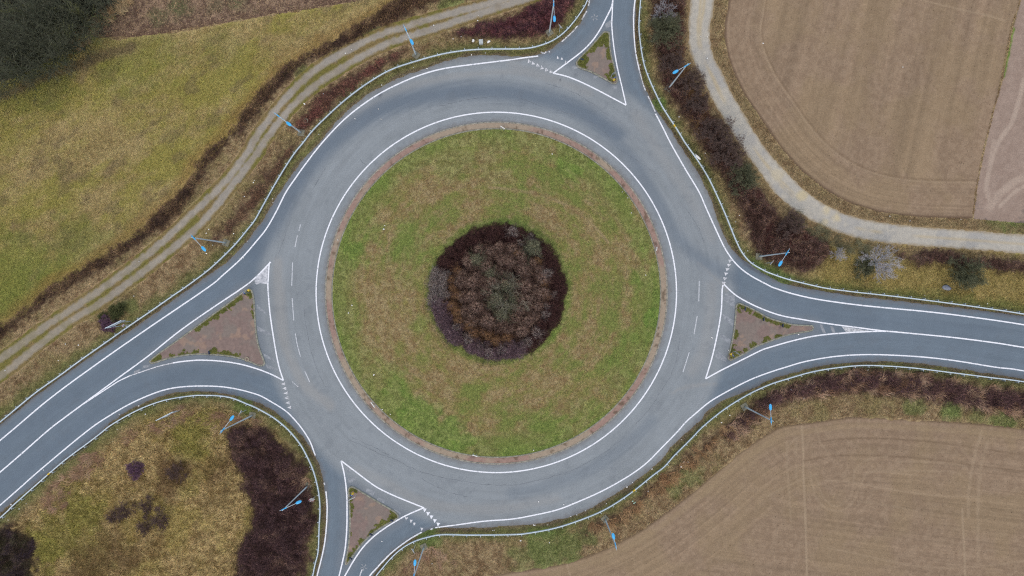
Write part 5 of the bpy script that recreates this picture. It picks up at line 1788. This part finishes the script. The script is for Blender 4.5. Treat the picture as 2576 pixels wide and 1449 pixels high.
# litter: small light scraps where the photo shows them
import bmesh
SCR = []
for s in range(4):
    bm = bmesh.new()
    bmesh.ops.create_icosphere(bm, subdivisions=1, radius=.5)
    r = random.Random(s)
    for v in bm.verts:
        v.co *= r.uniform(.55, 1.1)
        v.co.z *= .5
    me = bpy.data.meshes.new('litter'); bm.to_mesh(me); bm.free()
    me.materials.append(M['white'] if s < 3 else M['lens'])
    SCR.append(me)
LIT = {
 'white scrap of litter on the grass verge behind a guardrail': [(1056, 152), (765, 321), (802, 338), (1186, 138), (1221, 133), (1140, 98), (1160, 92), (605, 650), (612, 648), (622, 607), (337, 745), (165, 866), (147, 907), (197, 868), (300, 790), (300, 1042), (366, 1042), (349, 1021), (312, 1058),
        (295, 1081), (283, 1111), (110, 1182), (66, 1267), (28, 1269), (48, 1280), (21, 1308), (1640, 104), (1708, 294), (1893, 495), (1860, 542), (1850, 558), (1881, 631), (1774, 385), (1768, 417), (2326, 743), (2484, 764), (2184, 737), (2183, 931), (1989, 980), (2480, 931), (1836, 1045), (1815, 1063), (1590, 1262), (1630, 1236), (1720, 1162), (1663, 1194), (1526, 1279), (1577, 1225), (1591, 1214),
        (1473, 1285), (1451, 1295), (1436, 1299), (1378, 1320), (1343, 1321), (1347, 1321), (1240, 1334), (1310, 1360), (1382, 1365), (1077, 1346), (1087, 1418), (961, 1362), (1525, 1267), (1714, 1106), (1640, 1180), (779, 1175), (960, 214), (952, 274), (893, 299), (1074, 173), (1040, 170)],
 'white scrap of litter on the asphalt': [(959, 300), (1418, 1269), (1243, 1333.5), (1355, 1262), (686, 500), (687, 510), (1610, 163), (1791, 850), (350, 1003), (1832, 881), (2009, 841), (813, 236), (1506, 194)],
 'white or yellow scrap on the green lawn of the central island': [(941, 943), (962, 1030), (982, 1042), (877, 787), (1389, 388), (1588, 536), (1624, 692), (1579, 498), (1342, 1132), (850, 604), (886, 768), (1565, 483)],
 'pale stone on the gravel and dirt tracks': [(13, 932), (525, 577), (519, 587), (350, 658), (884, 125), (869, 134), (1091, 64), (1204, 39), (1202, 52), (1920, 109), (1779, 93), (1762, 92), (1779, 147), (2289, 556), (2417, 552), (2238, 544), (2271, 169)],
 'white scrap tangled in the thickets and scrub': [(766, 262), (768, 263), (1023, 102), (969, 568), (966, 577), (640, 460), (642, 455), (617, 495), (590, 588), (529, 605), (538, 617), (522, 638), (2020, 1000), (1988, 980), (1729, 1161), (1712, 1173)],
}
lk = 0
for lab, pts in LIT.items():
    for (px, py) in pts:
        lk += 1
        x, y = lift((px, py), .05)
        o = obj('litter_scrap', SCR[lk % 4], None, None, (x, y, float(z_lawn(np.array([x]), np.array([y]))[0]) + .1 if 'lawn' in lab else .45 if 'thicket' in lab else .08), (0, 0, lk * 1.3))
        s_ = .16 + .12 * ((lk * 37) % 10) / 10
        o.scale = (s_, s_ * (1.5 if lk % 3 == 0 else 1), s_)
        tag(o, lab, 'litter', lab.replace('scrap', 'scraps', 1), 'thing')
for k_, (px, py) in enumerate([(1594, 1266), (1597, 1264), (1592, 1261)]):
    x, y = lift((px, py), .1)
    o = obj('plastic_cup', SCR[k_], None, None, (x, y, .12), (0, 0, k_))
    o.material_slots[0].link = 'OBJECT'
    o.material_slots[0].material = M['mint']
    o.scale = (.3, .22, .3)
    tag(o, 'mint green scrap of plastic on the verge behind the yellow-banded lower guardrail', 'litter', 'mint green plastic scraps')

# ================================================================ light, sky, camera
w = bpy.data.worlds.new('World')
bpy.context.scene.world = w
w.use_nodes = True
nt = w.node_tree
bg = nt.nodes['Background']
sky = nt.nodes.new('ShaderNodeTexSky')
sky.sky_type = 'NISHITA'
sky.sun_disc = False
sky.sun_elevation = R_(50)
sky.sun_rotation = R_(200)
sky.air_density = 1.0
sky.dust_density = 4.0
sky.ozone_density = 1.0
nt.links.new(sky.outputs['Color'], bg.inputs['Color'])
bg.inputs['Strength'].default_value = 0.13
sd = bpy.data.lights.new('sun', 'SUN')
sd.energy = 1.5
sd.angle = R_(30)
sd.color = (1.0, .95, .87)
so = bpy.data.objects.new('sun', sd)
C.objects.link(so)
so.rotation_euler = (R_(40), 0, R_(180 - 200 + 180 - 20))

cam = bpy.data.cameras.new('camera')
co = bpy.data.objects.new('camera', cam)
C.objects.link(co)
cam.sensor_width = 36
cam.lens = 18 / (80.5 / CAM_H)
cam.clip_end = 8000
cam.clip_start = 1
co.location = (0, 0, CAM_H)
co.rotation_euler = (0, 0, 0)
sc = bpy.context.scene
sc.camera = co
sc.cycles.use_denoising = False
sc.cycles.pixel_filter_type = 'BLACKMAN_HARRIS'
sc.cycles.filter_width = 1.15
sc.view_settings.view_transform = 'Standard'
sc.view_settings.look = 'None'
sc.view_settings.gamma = 1
sc.view_settings.use_curve_mapping = False
sc.view_settings.exposure = 0.2
sc.render.resolution_x, sc.render.resolution_y = 1024, 576
